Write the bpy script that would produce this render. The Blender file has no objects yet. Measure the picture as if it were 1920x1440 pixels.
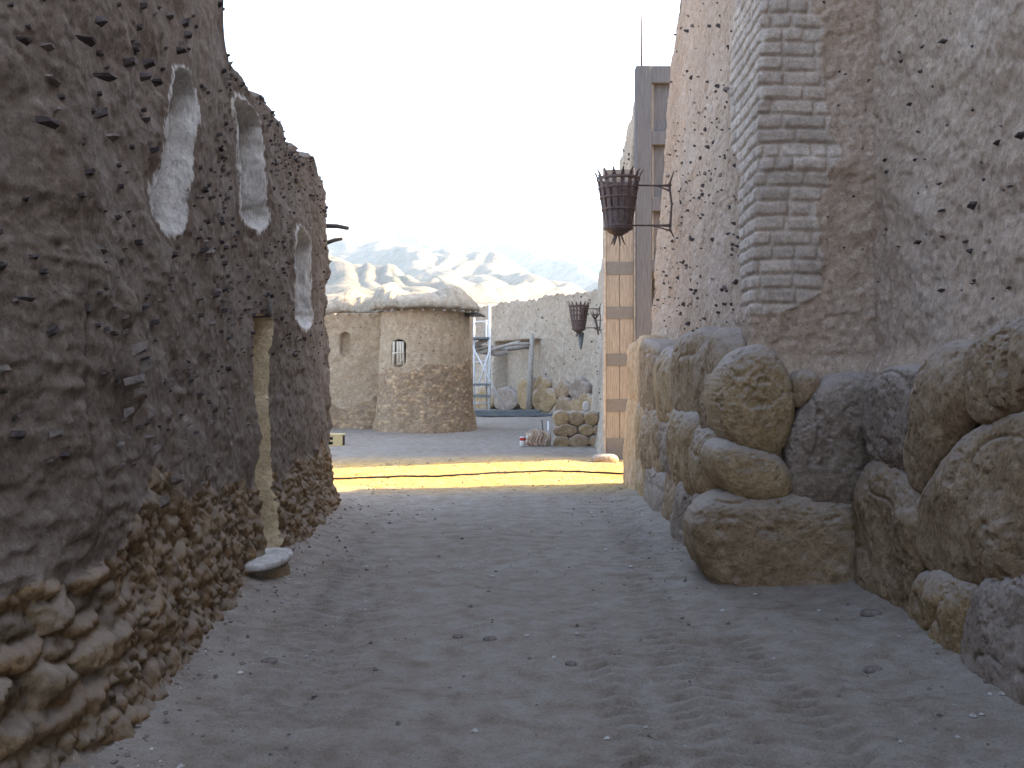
import bpy, math, random
import numpy as np
from mathutils import Vector, Matrix
R = math.radians
random.seed(7)
rng = np.random.default_rng(11)
S = bpy.context.scene
COL = S.collection

# ------------------------------------------------------------------ camera, sky, sun, exposure
FPX, HX, HY, EYE = 1925.0, 960.0, 700.0, 1.6
cam_d = bpy.data.cameras.new('camera'); cam = bpy.data.objects.new('camera', cam_d); COL.objects.link(cam)
cam.location = (0, 0, EYE); cam.rotation_euler = (R(90), 0, 0)
cam_d.sensor_width = 36; cam_d.lens = 36 * FPX / 1920; cam_d.shift_y = -20 / 1920
cam_d.clip_start = 0.05; cam_d.clip_end = 30000
S.camera = cam
SUN_EL, SUN_AZ = 27.0, 79.0            # azimuth clockwise from +Y: the sun stands to the right, just behind the gate
wd = bpy.data.worlds.new('World'); S.world = wd; wd.use_nodes = True
nt = wd.node_tree; nt.nodes.clear()
sky = nt.nodes.new('ShaderNodeTexSky'); sky.sky_type = 'NISHITA'; sky.sun_disc = False
sky.sun_elevation = R(SUN_EL); sky.sun_rotation = R(SUN_AZ)
sky.altitude = 900; sky.air_density = 1.0; sky.dust_density = 5.0; sky.ozone_density = 0.6
bg = nt.nodes.new('ShaderNodeBackground'); bg.inputs[1].default_value = 0.15
wo = nt.nodes.new('ShaderNodeOutputWorld')
hs_ = nt.nodes.new('ShaderNodeHueSaturation'); hs_.inputs['Saturation'].default_value = .80
nt.links.new(sky.outputs[0], hs_.inputs['Color']); nt.links.new(hs_.outputs[0], bg.inputs[0]); nt.links.new(bg.outputs[0], wo.inputs[0])
sd = bpy.data.lights.new('sun', 'SUN'); sd.energy = 4.5; sd.angle = R(0.5); sd.color = (1.0, 0.78, 0.47)
sun = bpy.data.objects.new('sun', sd); COL.objects.link(sun)
to_sun = Vector((math.sin(R(SUN_AZ)) * math.cos(R(SUN_EL)), math.cos(R(SUN_AZ)) * math.cos(R(SUN_EL)), math.sin(R(SUN_EL))))
sun.rotation_euler = to_sun.to_track_quat('Z', 'Y').to_euler()
S.view_settings.view_transform = 'Standard'; S.view_settings.look = 'None'
S.view_settings.exposure = 2.68; S.view_settings.gamma = 1.0
S.render.engine = 'CYCLES'

# ------------------------------------------------------------------ numpy noise
def _h(ix, iy, iz, seed):
    n = (ix.astype(np.int64) * 73856093) ^ (iy.astype(np.int64) * 19349663) ^ (iz.astype(np.int64) * 83492791) ^ (seed * 2654435761)
    n = n & 0xffffffff
    n = ((n ^ (n >> 15)) * 2246822519) & 0xffffffff
    n = ((n ^ (n >> 13)) * 3266489917) & 0xffffffff
    n = n ^ (n >> 16)
    return n / 4294967295.0
def vnoise(x, y, z, seed=0):
    x, y, z = np.broadcast_arrays(np.asarray(x, float), np.asarray(y, float), np.asarray(z, float))
    fx, fy, fz = np.floor(x), np.floor(y), np.floor(z)
    tx, ty, tz = x - fx, y - fy, z - fz
    tx = tx * tx * tx * (tx * (tx * 6 - 15) + 10); ty = ty * ty * ty * (ty * (ty * 6 - 15) + 10); tz = tz * tz * tz * (tz * (tz * 6 - 15) + 10)
    r = 0
    for a in (0, 1):
        for b in (0, 1):
            for c in (0, 1):
                w = (tx if a else 1 - tx) * (ty if b else 1 - ty) * (tz if c else 1 - tz)
                r = r + w * _h(fx + a, fy + b, fz + c, seed)
    return r * 2 - 1
def fbm(x, y, z, scale, octs=4, gain=.5, seed=0):
    a, f, r = 1.0, scale, 0
    for k in range(octs):
        r = r + a * vnoise(x * f + k * 13.7, y * f + k * 7.1, z * f + k * 3.3, seed + k); a *= gain; f *= 2.03
    return r
def ridged(x, y, z, scale, octs=4, gain=.5, seed=0):
    a, f, r = 1.0, scale, 0
    for k in range(octs):
        r = r + a * (1 - np.abs(vnoise(x * f + k * 3.7, y * f, z * f, seed + k)) * 2); a *= gain; f *= 2.07
    return r
def worley(u, v, seed=0, jit=.85):
    u, v = np.broadcast_arrays(u, v)
    fu, fv = np.floor(u), np.floor(v)
    f1 = np.full(u.shape, 9.0); f2 = np.full(u.shape, 9.0); idr = np.zeros(u.shape); z0 = np.zeros(u.shape)
    for a in (-1, 0, 1):
        for b in (-1, 0, 1):
            cx, cy = fu + a, fv + b
            px = cx + .5 + jit * (_h(cx, cy, z0, seed + 1) - .5); py = cy + .5 + jit * (_h(cx, cy, z0, seed + 2) - .5)
            d = np.hypot(u - px, v - py); i = _h(cx, cy, z0, seed + 3)
            near = d < f1
            f2 = np.where(near, f1, np.minimum(f2, d)); idr = np.where(near, i, idr); f1 = np.where(near, d, f1)
    return f1, f2, idr
def sstep(a, b, x):
    t = np.clip((x - a) / (b - a), 0, 1); return t * t * (3 - 2 * t)

# ------------------------------------------------------------------ materials
def newmat(name):
    m = bpy.data.materials.new(name); m.use_nodes = True
    t = m.node_tree; b = t.nodes['Principled BSDF']; b.inputs['Roughness'].default_value = .92
    if 'Specular IOR Level' in b.inputs: b.inputs['Specular IOR Level'].default_value = .15
    return m, t, b
def N(t, k, **kw):
    n = t.nodes.new(k)
    for a, v in kw.items(): setattr(n, a, v)
    return n
def noise(t, scale, detail=6, rough=.6, vec=None, dist=0):
    n = N(t, 'ShaderNodeTexNoise'); n.inputs['Scale'].default_value = scale; n.inputs['Detail'].default_value = detail
    n.inputs['Roughness'].default_value = rough; n.inputs['Distortion'].default_value = dist
    if vec is not None: t.links.new(vec, n.inputs['Vector'])
    return n.outputs['Fac']
def ramp(t, fac, stops):
    r = N(t, 'ShaderNodeValToRGB'); e = r.color_ramp.elements
    while len(e) < len(stops): e.new(.5)
    for i, (p, c) in enumerate(stops):
        e[i].position = p; e[i].color = (c[0], c[1], c[2], 1) if hasattr(c, '__len__') else (c, c, c, 1)
    t.links.new(fac, r.inputs[0]); return r.outputs[0]
def mix(t, fac, a, b, mode='MIX'):
    m = N(t, 'ShaderNodeMix', data_type='RGBA', blend_type=mode)
    if isinstance(fac, float): m.inputs[0].default_value = fac
    else: t.links.new(fac, m.inputs[0])
    for i, v in ((6, a), (7, b)):
        if hasattr(v, '__len__'): m.inputs[i].default_value = (v[0], v[1], v[2], 1)
        else: t.links.new(v, m.inputs[i])
    return m.outputs[2]
def attr(t, name):
    a = N(t, 'ShaderNodeAttribute'); a.attribute_name = name; return a.outputs['Fac']
def bump(t, b, parts):
    last = None
    for h, s, d in parts:
        n = N(t, 'ShaderNodeBump'); n.inputs['Strength'].default_value = s; n.inputs['Distance'].default_value = d
        t.links.new(h, n.inputs['Height'])
        if last is not None: t.links.new(last, n.inputs['Normal'])
        last = n.outputs[0]
    t.links.new(last, b.inputs['Normal'])
def mapping(t, sc):
    tc = N(t, 'ShaderNodeTexCoord'); mp = N(t, 'ShaderNodeMapping'); mp.inputs['Scale'].default_value = sc
    t.links.new(tc.outputs['Object'], mp.inputs[0]); return mp.outputs[0]
def earth(name, c_dark, c_mid, c_light, fine=60, big=1.3, bs=.6, bd=.012, tint=None, extra=None, stretch=(1, 1, 1), pits=True):
    """mud / stone: three colours from big patches, small clumps and grit, with matching relief"""
    m, t, b = newmat(name)
    v = mapping(t, stretch)
    n1 = noise(t, big, 5, .6, v, .3); n2 = noise(t, fine * .28, 7, .72, v); n3 = noise(t, fine, 5, .8, v)
    base = ramp(t, n1, [(.32, c_dark), (.5, c_mid), (.7, c_light)])
    base = mix(t, .55, base, ramp(t, n2, [(.3, tuple(x * .55 for x in c_mid)), (.5, c_mid), (.7, tuple(min(1, x * 1.35) for x in c_light))]))
    g = ramp(t, n3, [(.36, .5), (.45, .95), (.57, 1.05), (.66, 1.4)])
    base = mix(t, .8, base, g, 'MULTIPLY')
    if tint:
        tr = ramp(t, attr(t, 'tint'), tint); base = mix(t, .75, base, tr, 'MULTIPLY')
    if extra: base = extra(t, base, v)
    t.links.new(base, b.inputs['Base Color'])
    vg = N(t, 'ShaderNodeTexVoronoi'); vg.inputs['Scale'].default_value = fine * .75; t.links.new(v, vg.inputs['Vector'])
    gr_ = ramp(t, vg.outputs['Distance'], [(.0, 1.0), (.45, 0.0)])
    parts = [(n2, bs * .65, bd * 1.8), (n3, bs * .9, bd * .9), (gr_, bs * .35, bd * .45)]
    if pits:
        vo = N(t, 'ShaderNodeTexVoronoi'); vo.inputs['Scale'].default_value = fine * .22; t.links.new(v, vo.inputs['Vector'])
        pr = ramp(t, vo.outputs['Distance'], [(.06, 0.0), (.26, 1.0)])
        parts.append((pr, bs * .35, bd * .8))
    bump(t, b, parts)
    return m
def plain(name, c, rough=.6, metal=0., sc=20, var=.35, bd=.002, stretch=(1, 1, 1)):
    m, t, b = newmat(name); v = mapping(t, stretch)
    n = noise(t, sc, 6, .65, v)
    t.links.new(ramp(t, n, [(.3, tuple(x * (1 - var) for x in c)), (.55, c), (.75, tuple(min(1, x * (1 + var)) for x in c))]), b.inputs['Base Color'])
    b.inputs['Roughness'].default_value = rough; b.inputs['Metallic'].default_value = metal
    bump(t, b, [(n, .6, bd)])
    return m
STONE_TINT = [(0, (.62, .58, .55)), (.35, (1.0, .93, .82)), (.6, (1.1, .92, .68)), (1, (1.25, 1.18, 1.1))]
def dusttop(col, amt):
    def f(t, base, v):
        g = N(t, 'ShaderNodeNewGeometry'); sp = N(t, 'ShaderNodeSeparateXYZ'); t.links.new(g.outputs['Normal'], sp.inputs[0])
        mr = N(t, 'ShaderNodeMapRange'); mr.inputs[1].default_value = .05; mr.inputs[2].default_value = .7; mr.inputs[4].default_value = amt
        t.links.new(sp.outputs[2], mr.inputs[0])
        return mix(t, mr.outputs[0], base, col)
    return f
M = {}
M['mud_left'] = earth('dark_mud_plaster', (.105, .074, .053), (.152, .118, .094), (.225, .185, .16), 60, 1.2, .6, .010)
M['rubble_left'] = earth('rubble_in_mud', (.10, .072, .048), (.165, .12, .075), (.23, .175, .12), 60, 3.0, .6, .008,
                         tint=[(0, (.5, .46, .44)), (.3, (.9, .86, .82)), (.55, (1.2, .92, .62)), (.8, (1.1, 1.08, 1.05)), (1, (1.7, 1.5, 1.2))], extra=dusttop((.22, .185, .16), .6))
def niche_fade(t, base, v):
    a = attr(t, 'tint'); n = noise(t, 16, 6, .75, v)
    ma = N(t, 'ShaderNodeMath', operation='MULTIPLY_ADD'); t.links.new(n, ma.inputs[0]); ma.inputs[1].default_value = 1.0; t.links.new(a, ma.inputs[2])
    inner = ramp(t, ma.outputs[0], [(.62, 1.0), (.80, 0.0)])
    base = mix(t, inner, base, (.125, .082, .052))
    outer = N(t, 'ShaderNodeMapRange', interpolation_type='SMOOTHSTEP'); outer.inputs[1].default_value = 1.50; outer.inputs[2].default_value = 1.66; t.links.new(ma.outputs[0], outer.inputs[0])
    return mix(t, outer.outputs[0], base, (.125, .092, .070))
M['niche'] = earth('lime_washed_slit', (.30, .27, .23), (.46, .43, .40), (.56, .54, .53), 45, 4, .8, .012, stretch=(1, 1, .45), extra=niche_fade)
M['whitewash'] = earth('pale_lime_plaster', (.30, .27, .23), (.46, .43, .40), (.56, .54, .53), 45, 4, .8, .012, stretch=(1, 1, .45))
M['jamb'] = earth('lit_jamb_plaster', (.46, .34, .19), (.62, .49, .31), (.7, .6, .45), 40, 3, .8, .014)  # doorway recess painted pale cream, as if warm light fell inside
M['mud_right'] = earth('pale_mud_plaster', (.26, .182, .128), (.36, .268, .20), (.44, .355, .295), 60, .8, .6, .010)
M['brick'] = earth('mud_bricks', (.34, .27, .22), (.41, .34, .285), (.46, .395, .34), 60, 2.5, .6, .007,
                   tint=[(0, (.82, .8, .78)), (.5, (1, .98, .96)), (1, (1.12, 1.1, 1.08))])
M['boulder'] = earth('pitted_boulder', (.17, .11, .06), (.29, .20, .12), (.37, .275, .18), 42, 2.2, 1.0, .016, extra=dusttop((.36, .315, .285), .7))
M['boulder_warm'] = earth('sandy_boulder', (.21, .135, .065), (.34, .235, .125), (.41, .31, .20), 42, 2.6, 1.0, .016, extra=dusttop((.38, .34, .32), .75))
M['boulder_grey'] = earth('grey_boulder', (.16, .115, .085), (.26, .20, .155), (.35, .285, .24), 42, 2.4, 1.0, .016, extra=dusttop((.36, .315, .285), .7))
M['slab_bounce_lit'] = earth('bounce_lit_stone', (.33, .21, .12), (.43, .29, .17), (.48, .37, .25), 30, 3, .6, .01, stretch=(1, 1, .4))  # orange stands in for light bounced off the sunlit ground
M['chip'] = earth('slate_chip', (.035, .028, .028), (.065, .052, .052), (.14, .12, .115), 60, 9, .4, .004, pits=False)
M['chip_pale'] = earth('pale_chip', (.11, .09, .08), (.17, .14, .125), (.25, .215, .20), 60, 9, .4, .004, pits=False)
M['mud_far'] = earth('yard_mud_plaster', (.31, .25, .19), (.37, .305, .235), (.43, .37, .30), 22, .7, .7, .02)
M['hut_wall'] = earth('hut_mud_plaster', (.30, .215, .14), (.38, .285, .19), (.43, .35, .26), 24, .8, .7, .015)
M['hut_rubble'] = earth('hut_rubble', (.22, .155, .10), (.31, .23, .155), (.37, .295, .215), 24, 1.6, .8, .015,
                        tint=[(0, (.75, .7, .68)), (.3, (.95, .88, .82)), (.7, (1.08, .95, .8)), (1, (1.6, 1.5, 1.3))])
M['roof_mud'] = earth('straw_roof_mud', (.27, .22, .165), (.35, .30, .235), (.42, .37, .30), 20, 1.5, .9, .03)
M['planks'] = plain('tan_planks', (.29, .25, .205), .8, 0, 7, .42, .003, (7, 7, .5))
M['iron_band'] = plain('grey_band', (.155, .145, .135), .7, 0, 12, .12, .001)
M['grey_timber'] = plain('grey_timber', (.125, .122, .128), .85, 0, 6, .3, .004, (8, 8, .5))
M['dark_timber'] = plain('dark_recess_board', (.13, .12, .12), .9, 0, 6, .3, .003, (8, 8, .5))
M['beam'] = plain('weathered_beam', (.09, .075, .065), .9, 0, 9, .35, .004, (4, 4, 4))
M['iron'] = plain('rusty_iron', (.14, .10, .09), .65, .25, 25, .5, .002)
M['rust'] = plain('rust_sheet', (.115, .06, .045), .75, .2, 14, .5, .002)
M['log'] = plain('bare_log', (.36, .325, .285), .9, 0, 12, .3, .006, (1, 1, 1))
M['bluegrey'] = plain('grey_boards', (.16, .175, .18), .85, 0, 8, .3, .004)
M['steel'] = plain('painted_scaffold_tube', (.62, .64, .66), .5, 0, 20, .15, .001)
M['white_paint'] = plain('white_tin', (.75, .73, .7), .45, 0, 30, .1, .0005)
M['red_paint'] = plain('red_paint', (.42, .04, .035), .5, 0, 30, .2, .0005)
M['rope'] = plain('tan_hose', (.45, .33, .24), .7, 0, 30, .2, .002)
M['black_rubber'] = plain('black_rubber', (.03, .027, .025), .6, 0, 30, .2, .001)
M['crate_wood'] = plain('yellow_crate_wood', (.55, .42, .22), .75, 0, 10, .25, .002, (1, 1, 5))
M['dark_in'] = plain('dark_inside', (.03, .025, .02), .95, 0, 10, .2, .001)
M['window_wood'] = plain('pale_window_wood', (.62, .55, .44), .8, 0, 12, .2, .003)
# ground: trodden dust
def ground_mat():
    m, t, b = newmat('trodden_dust'); v = N(t, 'ShaderNodeNewGeometry').outputs['Position']
    n1 = noise(t, .55, 6, .6, v, .4); n2 = noise(t, 5, 7, .7, v, .2); n3 = noise(t, 90, 5, .75, v)
    c = ramp(t, n1, [(.3, (.20, .155, .112)), (.5, (.27, .222, .175)), (.72, (.325, .28, .235))])
    c = mix(t, .6, c, ramp(t, n2, [(.30, (.15, .11, .08)), (.5, (.27, .235, .205)), (.70, (.37, .34, .31))]))
    c = mix(t, .75, c, ramp(t, n3, [(.3, .6), (.5, 1.0), (.7, 1.3)]), 'MULTIPLY')
    # straw and manure crumbs past the gate, plus sunlight painted into the strip's colour
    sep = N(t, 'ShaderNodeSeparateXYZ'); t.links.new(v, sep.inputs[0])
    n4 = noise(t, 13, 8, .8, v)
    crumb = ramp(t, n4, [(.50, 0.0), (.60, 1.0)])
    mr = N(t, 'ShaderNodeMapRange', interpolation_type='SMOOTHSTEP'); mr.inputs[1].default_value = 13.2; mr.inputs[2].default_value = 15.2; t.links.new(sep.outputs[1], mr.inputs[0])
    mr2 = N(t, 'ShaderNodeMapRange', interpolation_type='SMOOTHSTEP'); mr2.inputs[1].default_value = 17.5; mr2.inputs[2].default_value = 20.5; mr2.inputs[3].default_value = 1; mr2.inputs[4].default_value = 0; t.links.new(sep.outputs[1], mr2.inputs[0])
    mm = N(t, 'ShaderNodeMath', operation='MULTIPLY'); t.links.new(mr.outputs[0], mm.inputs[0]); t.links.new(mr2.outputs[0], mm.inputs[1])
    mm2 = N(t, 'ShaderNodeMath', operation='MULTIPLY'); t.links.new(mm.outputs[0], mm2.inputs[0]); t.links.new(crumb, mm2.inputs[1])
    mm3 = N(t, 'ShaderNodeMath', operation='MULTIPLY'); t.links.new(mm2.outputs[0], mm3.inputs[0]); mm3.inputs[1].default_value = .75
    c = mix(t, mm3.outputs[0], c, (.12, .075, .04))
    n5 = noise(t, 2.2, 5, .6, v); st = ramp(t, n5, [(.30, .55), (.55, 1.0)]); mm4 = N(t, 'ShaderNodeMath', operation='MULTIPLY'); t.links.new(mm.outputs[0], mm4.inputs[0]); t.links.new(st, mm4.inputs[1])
    c = mix(t, mm4.outputs[0], c, mix(t, 1.0, c, (1.75, 1.36, .52), 'MULTIPLY'))  # brightens and yellows the strip: golden sun put into the straw colour
    t.links.new(c, b.inputs['Base Color'])
    bump(t, b, [(n2, .9, .045), (n3, .9, .01)])
    return m
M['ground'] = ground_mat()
def hill_mat():
    m, t, b = newmat('dry_hillside'); v = mapping(t, (1, 1, 1))
    n1 = noise(t, .006, 8, .6, v, .5); n2 = noise(t, .05, 8, .75, v)
    c = ramp(t, n1, [(.35, (.18, .145, .105)), (.55, (.26, .215, .16)), (.7, (.31, .28, .235))])
    sc = ramp(t, n2, [(.50, 0.0), (.62, 1.0)])
    c = mix(t, sc, c, (.15, .145, .09))
    t.links.new(c, b.inputs['Base Color']); bump(t, b, [(n2, 1.0, 9.0)])
    return m
M['hill'] = hill_mat()

# ------------------------------------------------------------------ mesh and scene helpers
def tag(o, label=None, cat=None, group=None, kind=None):
    if label: o['label'] = label
    if cat: o['category'] = cat
    if group: o['group'] = group
    if kind: o['kind'] = kind
    return o
def empty(name, loc, label, cat, group=None):
    o = bpy.data.objects.new(name, None); COL.objects.link(o); o.location = loc; o.empty_display_size = .2
    return tag(o, label, cat, group)
class MB:
    """collects chunks of vertices (world coordinates) and faces into one mesh"""
    def __init__(s): s.v = []; s.f = []; s.mi = []; s.sm = []; s.a = {}; s.n = 0
    def add(s, V, F, mi=0, smooth=True, attrs=None):
        V = np.asarray(V, float).reshape(-1, 3)
        F = [np.asarray(F)] if isinstance(F, np.ndarray) else [np.asarray([f]) for f in F]
        s.v.append(V)
        for f in F:
            s.f.append(f + s.n); s.mi.append(np.full(len(f), mi)); s.sm.append(np.full(len(f), smooth))
        for k in ('tint',):
            s.a.setdefault(k, []).append(np.asarray(attrs[k]).ravel() if attrs and k in attrs else np.full(len(V), .5))
        s.n += len(V)
    def build(s, name, mats, parent=None):
        me = bpy.data.meshes.new(name)
        V = np.concatenate(s.v); 
        origin = np.zeros(3)
        if parent is not None: V = V - np.array(parent['_w']) if '_w' in parent else V - np.array(parent.location)
        else:
            lo, hi = V.min(0), V.max(0); origin = np.array([(lo[0] + hi[0]) / 2, (lo[1] + hi[1]) / 2, lo[2]]); V = V - origin
        me.vertices.add(len(V)); me.vertices.foreach_set('co', V.astype(np.float32).ravel())
        loops = np.concatenate([f.ravel() for f in s.f]); tot = np.concatenate([np.full(len(f), f.shape[1]) for f in s.f])
        st = np.concatenate([[0], np.cumsum(tot)[:-1]])
        me.loops.add(len(loops)); me.loops.foreach_set('vertex_index', loops.astype(np.int32))
        me.polygons.add(len(tot)); me.polygons.foreach_set('loop_start', st.astype(np.int32)); me.polygons.foreach_set('loop_total', tot.astype(np.int32))
        me.polygons.foreach_set('material_index', np.concatenate(s.mi).astype(np.int32))
        me.polygons.foreach_set('use_smooth', np.concatenate(s.sm).astype(bool))
        for k, l in s.a.items():
            at = me.attributes.new(k, 'FLOAT', 'POINT'); at.data.foreach_set('value', np.concatenate(l).astype(np.float32))
        for m in (mats if isinstance(mats, (list, tuple)) else [mats]): me.materials.append(m)
        me.update(calc_edges=True); me.validate()
        o = bpy.data.objects.new(name, me); COL.objects.link(o)
        if parent is not None: o.parent = parent
        else: o.location = origin
        return o
    # primitives -------------------------------------------------
    def box(s, c, size, rz=0, mi=0, bev=.006, tilt=None, jitter=0):
        hx, hy, hz = [q / 2 for q in size]; b = min(bev, hx * .4, hy * .4, hz * .4)
        vs = []
        for sx in (-1, 1):
            for sy in (-1, 1):
                for sz in (-1, 1):
                    for ax in range(3):
                        p = [sx * (hx - b), sy * (hy - b), sz * (hz - b)]
                        p[ax] = (sx * hx, sy * hy, sz * hz)[ax]; vs.append(p)
        V = np.array(vs)
        def ix(sx, sy, sz, ax): return ((sx > 0) * 4 + (sy > 0) * 2 + (sz > 0)) * 3 + ax
        F = []
        for ax in range(3):
            o1, o2 = [(1, 2), (2, 0), (0, 1)][ax]
            for sg in (-1, 1):
                q = []
                for (a, b2) in ((-1, -1), (1, -1), (1, 1), (-1, 1)):
                    ss = [0, 0, 0]; ss[ax] = sg; ss[o1] = a; ss[o2] = b2; q.append(ix(*ss, ax))
                F.append(q if sg > 0 else q[::-1])
        for ax in range(3):       # edge chamfers
            o1, o2 = [(1, 2), (2, 0), (0, 1)][ax]
            for a in (-1, 1):
                for b2 in (-1, 1):
                    e = []
                    for sg, w in ((-1, o1), (1, o1), (1, o2), (-1, o2)):
                        ss = [0, 0, 0]; ss[ax] = sg; ss[o1] = a; ss[o2] = b2; e.append(ix(*ss, w))
                    F.append(e if a * b2 > 0 else e[::-1])
        for sx in (-1, 1):
            for sy in (-1, 1):
                for sz in (-1, 1):
                    f = [ix(sx, sy, sz, 0), ix(sx, sy, sz, 1), ix(sx, sy, sz, 2)]
                    F.append(f if sx * sy * sz > 0 else f[::-1])
        if jitter: V = V + rng.uniform(-jitter, jitter, V.shape)
        m = Matrix.Rotation(rz, 3, 'Z')
        if tilt: m = m @ Matrix.Rotation(tilt[1], 3, tilt[0])
        V = V @ np.array(m).T + np.array(c)
        s.add(V, F, mi, False)
    def tube(s, pts, rad, seg=8, mi=0, caps=True, rough=0, smooth=True):
        P = np.array(pts, float); n = len(P); rad = np.full(n, rad) if np.isscalar(rad) else np.array(rad)
        T = np.gradient(P, axis=0); T /= np.linalg.norm(T, axis=1)[:, None] + 1e-9
        up = np.array([0, 0, 1.0]) if abs(T[0][2]) < .8 else np.array([1.0, 0, 0])
        V = []
        A = np.cross(T[0], up); A /= np.linalg.norm(A)
        for i in range(n):
            A = A - T[i] * A.dot(T[i]); A /= np.linalg.norm(A) + 1e-9; B = np.cross(T[i], A)
            for k in range(seg):
                th = 2 * math.pi * k / seg; r = rad[i] * (1 + (rng.uniform(-rough, rough) if rough else 0))
                V.append(P[i] + r * (math.cos(th) * A + math.sin(th) * B))
        F = [[i * seg + k, i * seg + (k + 1) % seg, (i + 1) * seg + (k + 1) % seg, (i + 1) * seg + k] for i in range(n - 1) for k in range(seg)]
        if caps: F.append([(seg - 1 - k) for k in range(seg)]); F.append([(n - 1) * seg + k for k in range(seg)])
        s.add(np.array(V), F, mi, smooth)
    def lathe(s, c, prof, seg=28, mi=0, a0=0, a1=2 * math.pi):
        full = abs(a1 - a0 - 2 * math.pi) < 1e-6; ns = seg if full else seg + 1
        V = [[c[0] + r * math.cos(a0 + (a1 - a0) * k / seg), c[1] + r * math.sin(a0 + (a1 - a0) * k / seg), c[2] + z] for r, z in prof for k in range(ns)]
        F = [[i * ns + k, i * ns + (k + 1) % ns, (i + 1) * ns + (k + 1) % ns, (i + 1) * ns + k] for i in range(len(prof) - 1) for k in range(seg)]
        s.add(np.array(V), F, mi, True)
def px(x, y, Y):                                    # photo pixel -> point at depth Y
    return np.array([(x - HX) / FPX * Y, Y, EYE + (HY - y) / FPX * Y])
def grid_faces(nu, nv):
    i = np.arange(nu - 1)[:, None] * nv + np.arange(nv - 1)[None, :]
    return np.stack([i, i + nv, i + nv + 1, i + 1], -1).reshape(-1, 4)
def grid_normals(P):
    du = np.gradient(P, axis=0); dv = np.gradient(P, axis=1); n = np.cross(du, dv)
    return n / (np.linalg.norm(n, axis=2)[..., None] + 1e-9)
def chip(mb, p, n, w, h, out, mi=1, roll=0.0):
    """one small stone stuck in a plaster face: p on the surface, n outward"""
    n = np.array(n, float); n[2] *= .3; n /= np.linalg.norm(n) + 1e-9
    up = np.array([0, 0, 1.0]); t = np.cross(up, n); t /= np.linalg.norm(t) + 1e-9; b = np.cross(n, t)
    c, s_ = math.cos(roll), math.sin(roll); t, b = t * c + b * s_, b * c - t * s_
    V = []
    for (a, z, o) in ((-1, -.6, -.4), (1, -.5, -.4), (1, .6, -.4), (-1, .5, -.4), (-.55, -.45, 1), (.5, -.6, .85), (.65, .35, .7), (-.5, .3, 1.0)):
        a *= rng.uniform(.6, 1.15); z *= rng.uniform(.6, 1.2); o *= rng.uniform(.7, 1.15)
        V.append(p + t * a * w / 2 + b * (z * h / 2 + (0.25 * h if o > 0 else 0)) + n * (o * out))
    mb.add(np.array(V), [[4, 5, 6, 7], [0, 1, 5, 4], [1, 2, 6, 5], [2, 3, 7, 6], [3, 0, 4, 7]], mi, False)

def wall_surface(mb_by_cat, V_fn, seg_samples, zt, H_fn, disp, spine_fn, back=True, sgn=1, zfix=None):
    """plan polyline whose corners shift with height; displaced outward. disp(seg, w, z, P, s) -> d, cat, tint"""
    cols = []; segs = []; ws = []
    for k, W in enumerate(seg_samples):
        W = np.asarray(W); W = W[:-1] if k < len(seg_samples) - 1 else W
        segs += [k] * len(W); ws += list(W)
    segs = np.array(segs); ws = np.array(ws); nu, nv = len(ws), len(zt)
    P = np.zeros((nu, nv, 3)); Hs = np.zeros(nu)
    V0 = np.array(V_fn(0.0))
    for i in range(nu):
        base = V0[segs[i]] * (1 - ws[i]) + V0[segs[i] + 1] * ws[i]; Hs[i] = H_fn(segs[i], ws[i], base)
    Z = -.15 + zt[None, :] * (Hs[:, None] + .15)
    if zfix:
        tl = np.minimum(zt / zfix[0], 1)[None, :]; tu = np.clip((zt - zfix[0]) / (1 - zfix[0]), 0, 1)[None, :]
        Z = -.15 + tl * (zfix[1] + .15) + tu * (Hs[:, None] - zfix[1])
    VZ = np.array([V_fn(z) for z in np.linspace(-.15, 12, 40)])        # (40, nverts, 2)
    zi = (Z + .15) / 12.15 * 39; z0 = np.clip(np.floor(zi).astype(int), 0, 38); zf = (zi - z0)[..., None]
    for e in (0, 1):
        vi = (segs + e)[:, None]; wt = (ws if e else 1 - ws)[:, None, None]
        P[..., :2] += wt * (VZ[z0, vi] * (1 - zf) + VZ[z0 + 1, vi] * zf)
    P[..., 2] = Z
    # horizontal normals smoothed across corners
    D = np.gradient(P[..., :2], axis=0); D /= np.linalg.norm(D, axis=2)[..., None] + 1e-9
    Nn = sgn * np.stack([D[..., 1], -D[..., 0], 0 * D[..., 0]], -1)
    d, cat, tint = disp(segs[:, None] + 0 * Z, ws[:, None] + 0 * Z, Z, P, Nn)
    Q = P + Nn * d[..., None]
    Q[..., 2] += 0
    F = grid_faces(nu, nv)
    fc = cat.ravel()[F[:, 0]].astype(int); 
    for c in np.unique(fc):
        sel = F[fc == c]; u, inv = np.unique(sel, return_inverse=True)
        mb_by_cat[int(c)].add(Q.reshape(-1, 3)[u], inv.reshape(-1, 4)[:, ::-1] if sgn < 0 else inv.reshape(-1, 4), 0, True, {'tint': tint.ravel()[u]})
    # top and back
    if back:
        sp = np.array([spine_fn(segs[i], ws[i], P[i, -1]) for i in range(nu)])
        top = Q[:, -1]; inw = sp - top; inw[:, 2] = 0
        L = np.linalg.norm(inw, axis=1)[:, None]; inw = inw / (L + 1e-9)
        rows = [top]
        for f, zz in ((.04, .03), (.15, .055), (.4, .06)):
            q = top + inw * np.minimum(f, L * .9); q[:, 2] += zz + .02 * fbm(q[:, 0], q[:, 1], q[:, 2], 3, 3, seed=5); rows.append(q)
        q = np.array(sp); q[:, 2] = top[:, 2]; rows.append(q)
        q = np.array(sp); q[:, 2] = -.15; rows.append(q)
        B = np.stack(rows, 1)
        mb_by_cat[0].add(B.reshape(-1, 3), grid_faces(nu, B.shape[1]), 0, True)
    return Q, Nn, grid_normals(Q), cat
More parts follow.
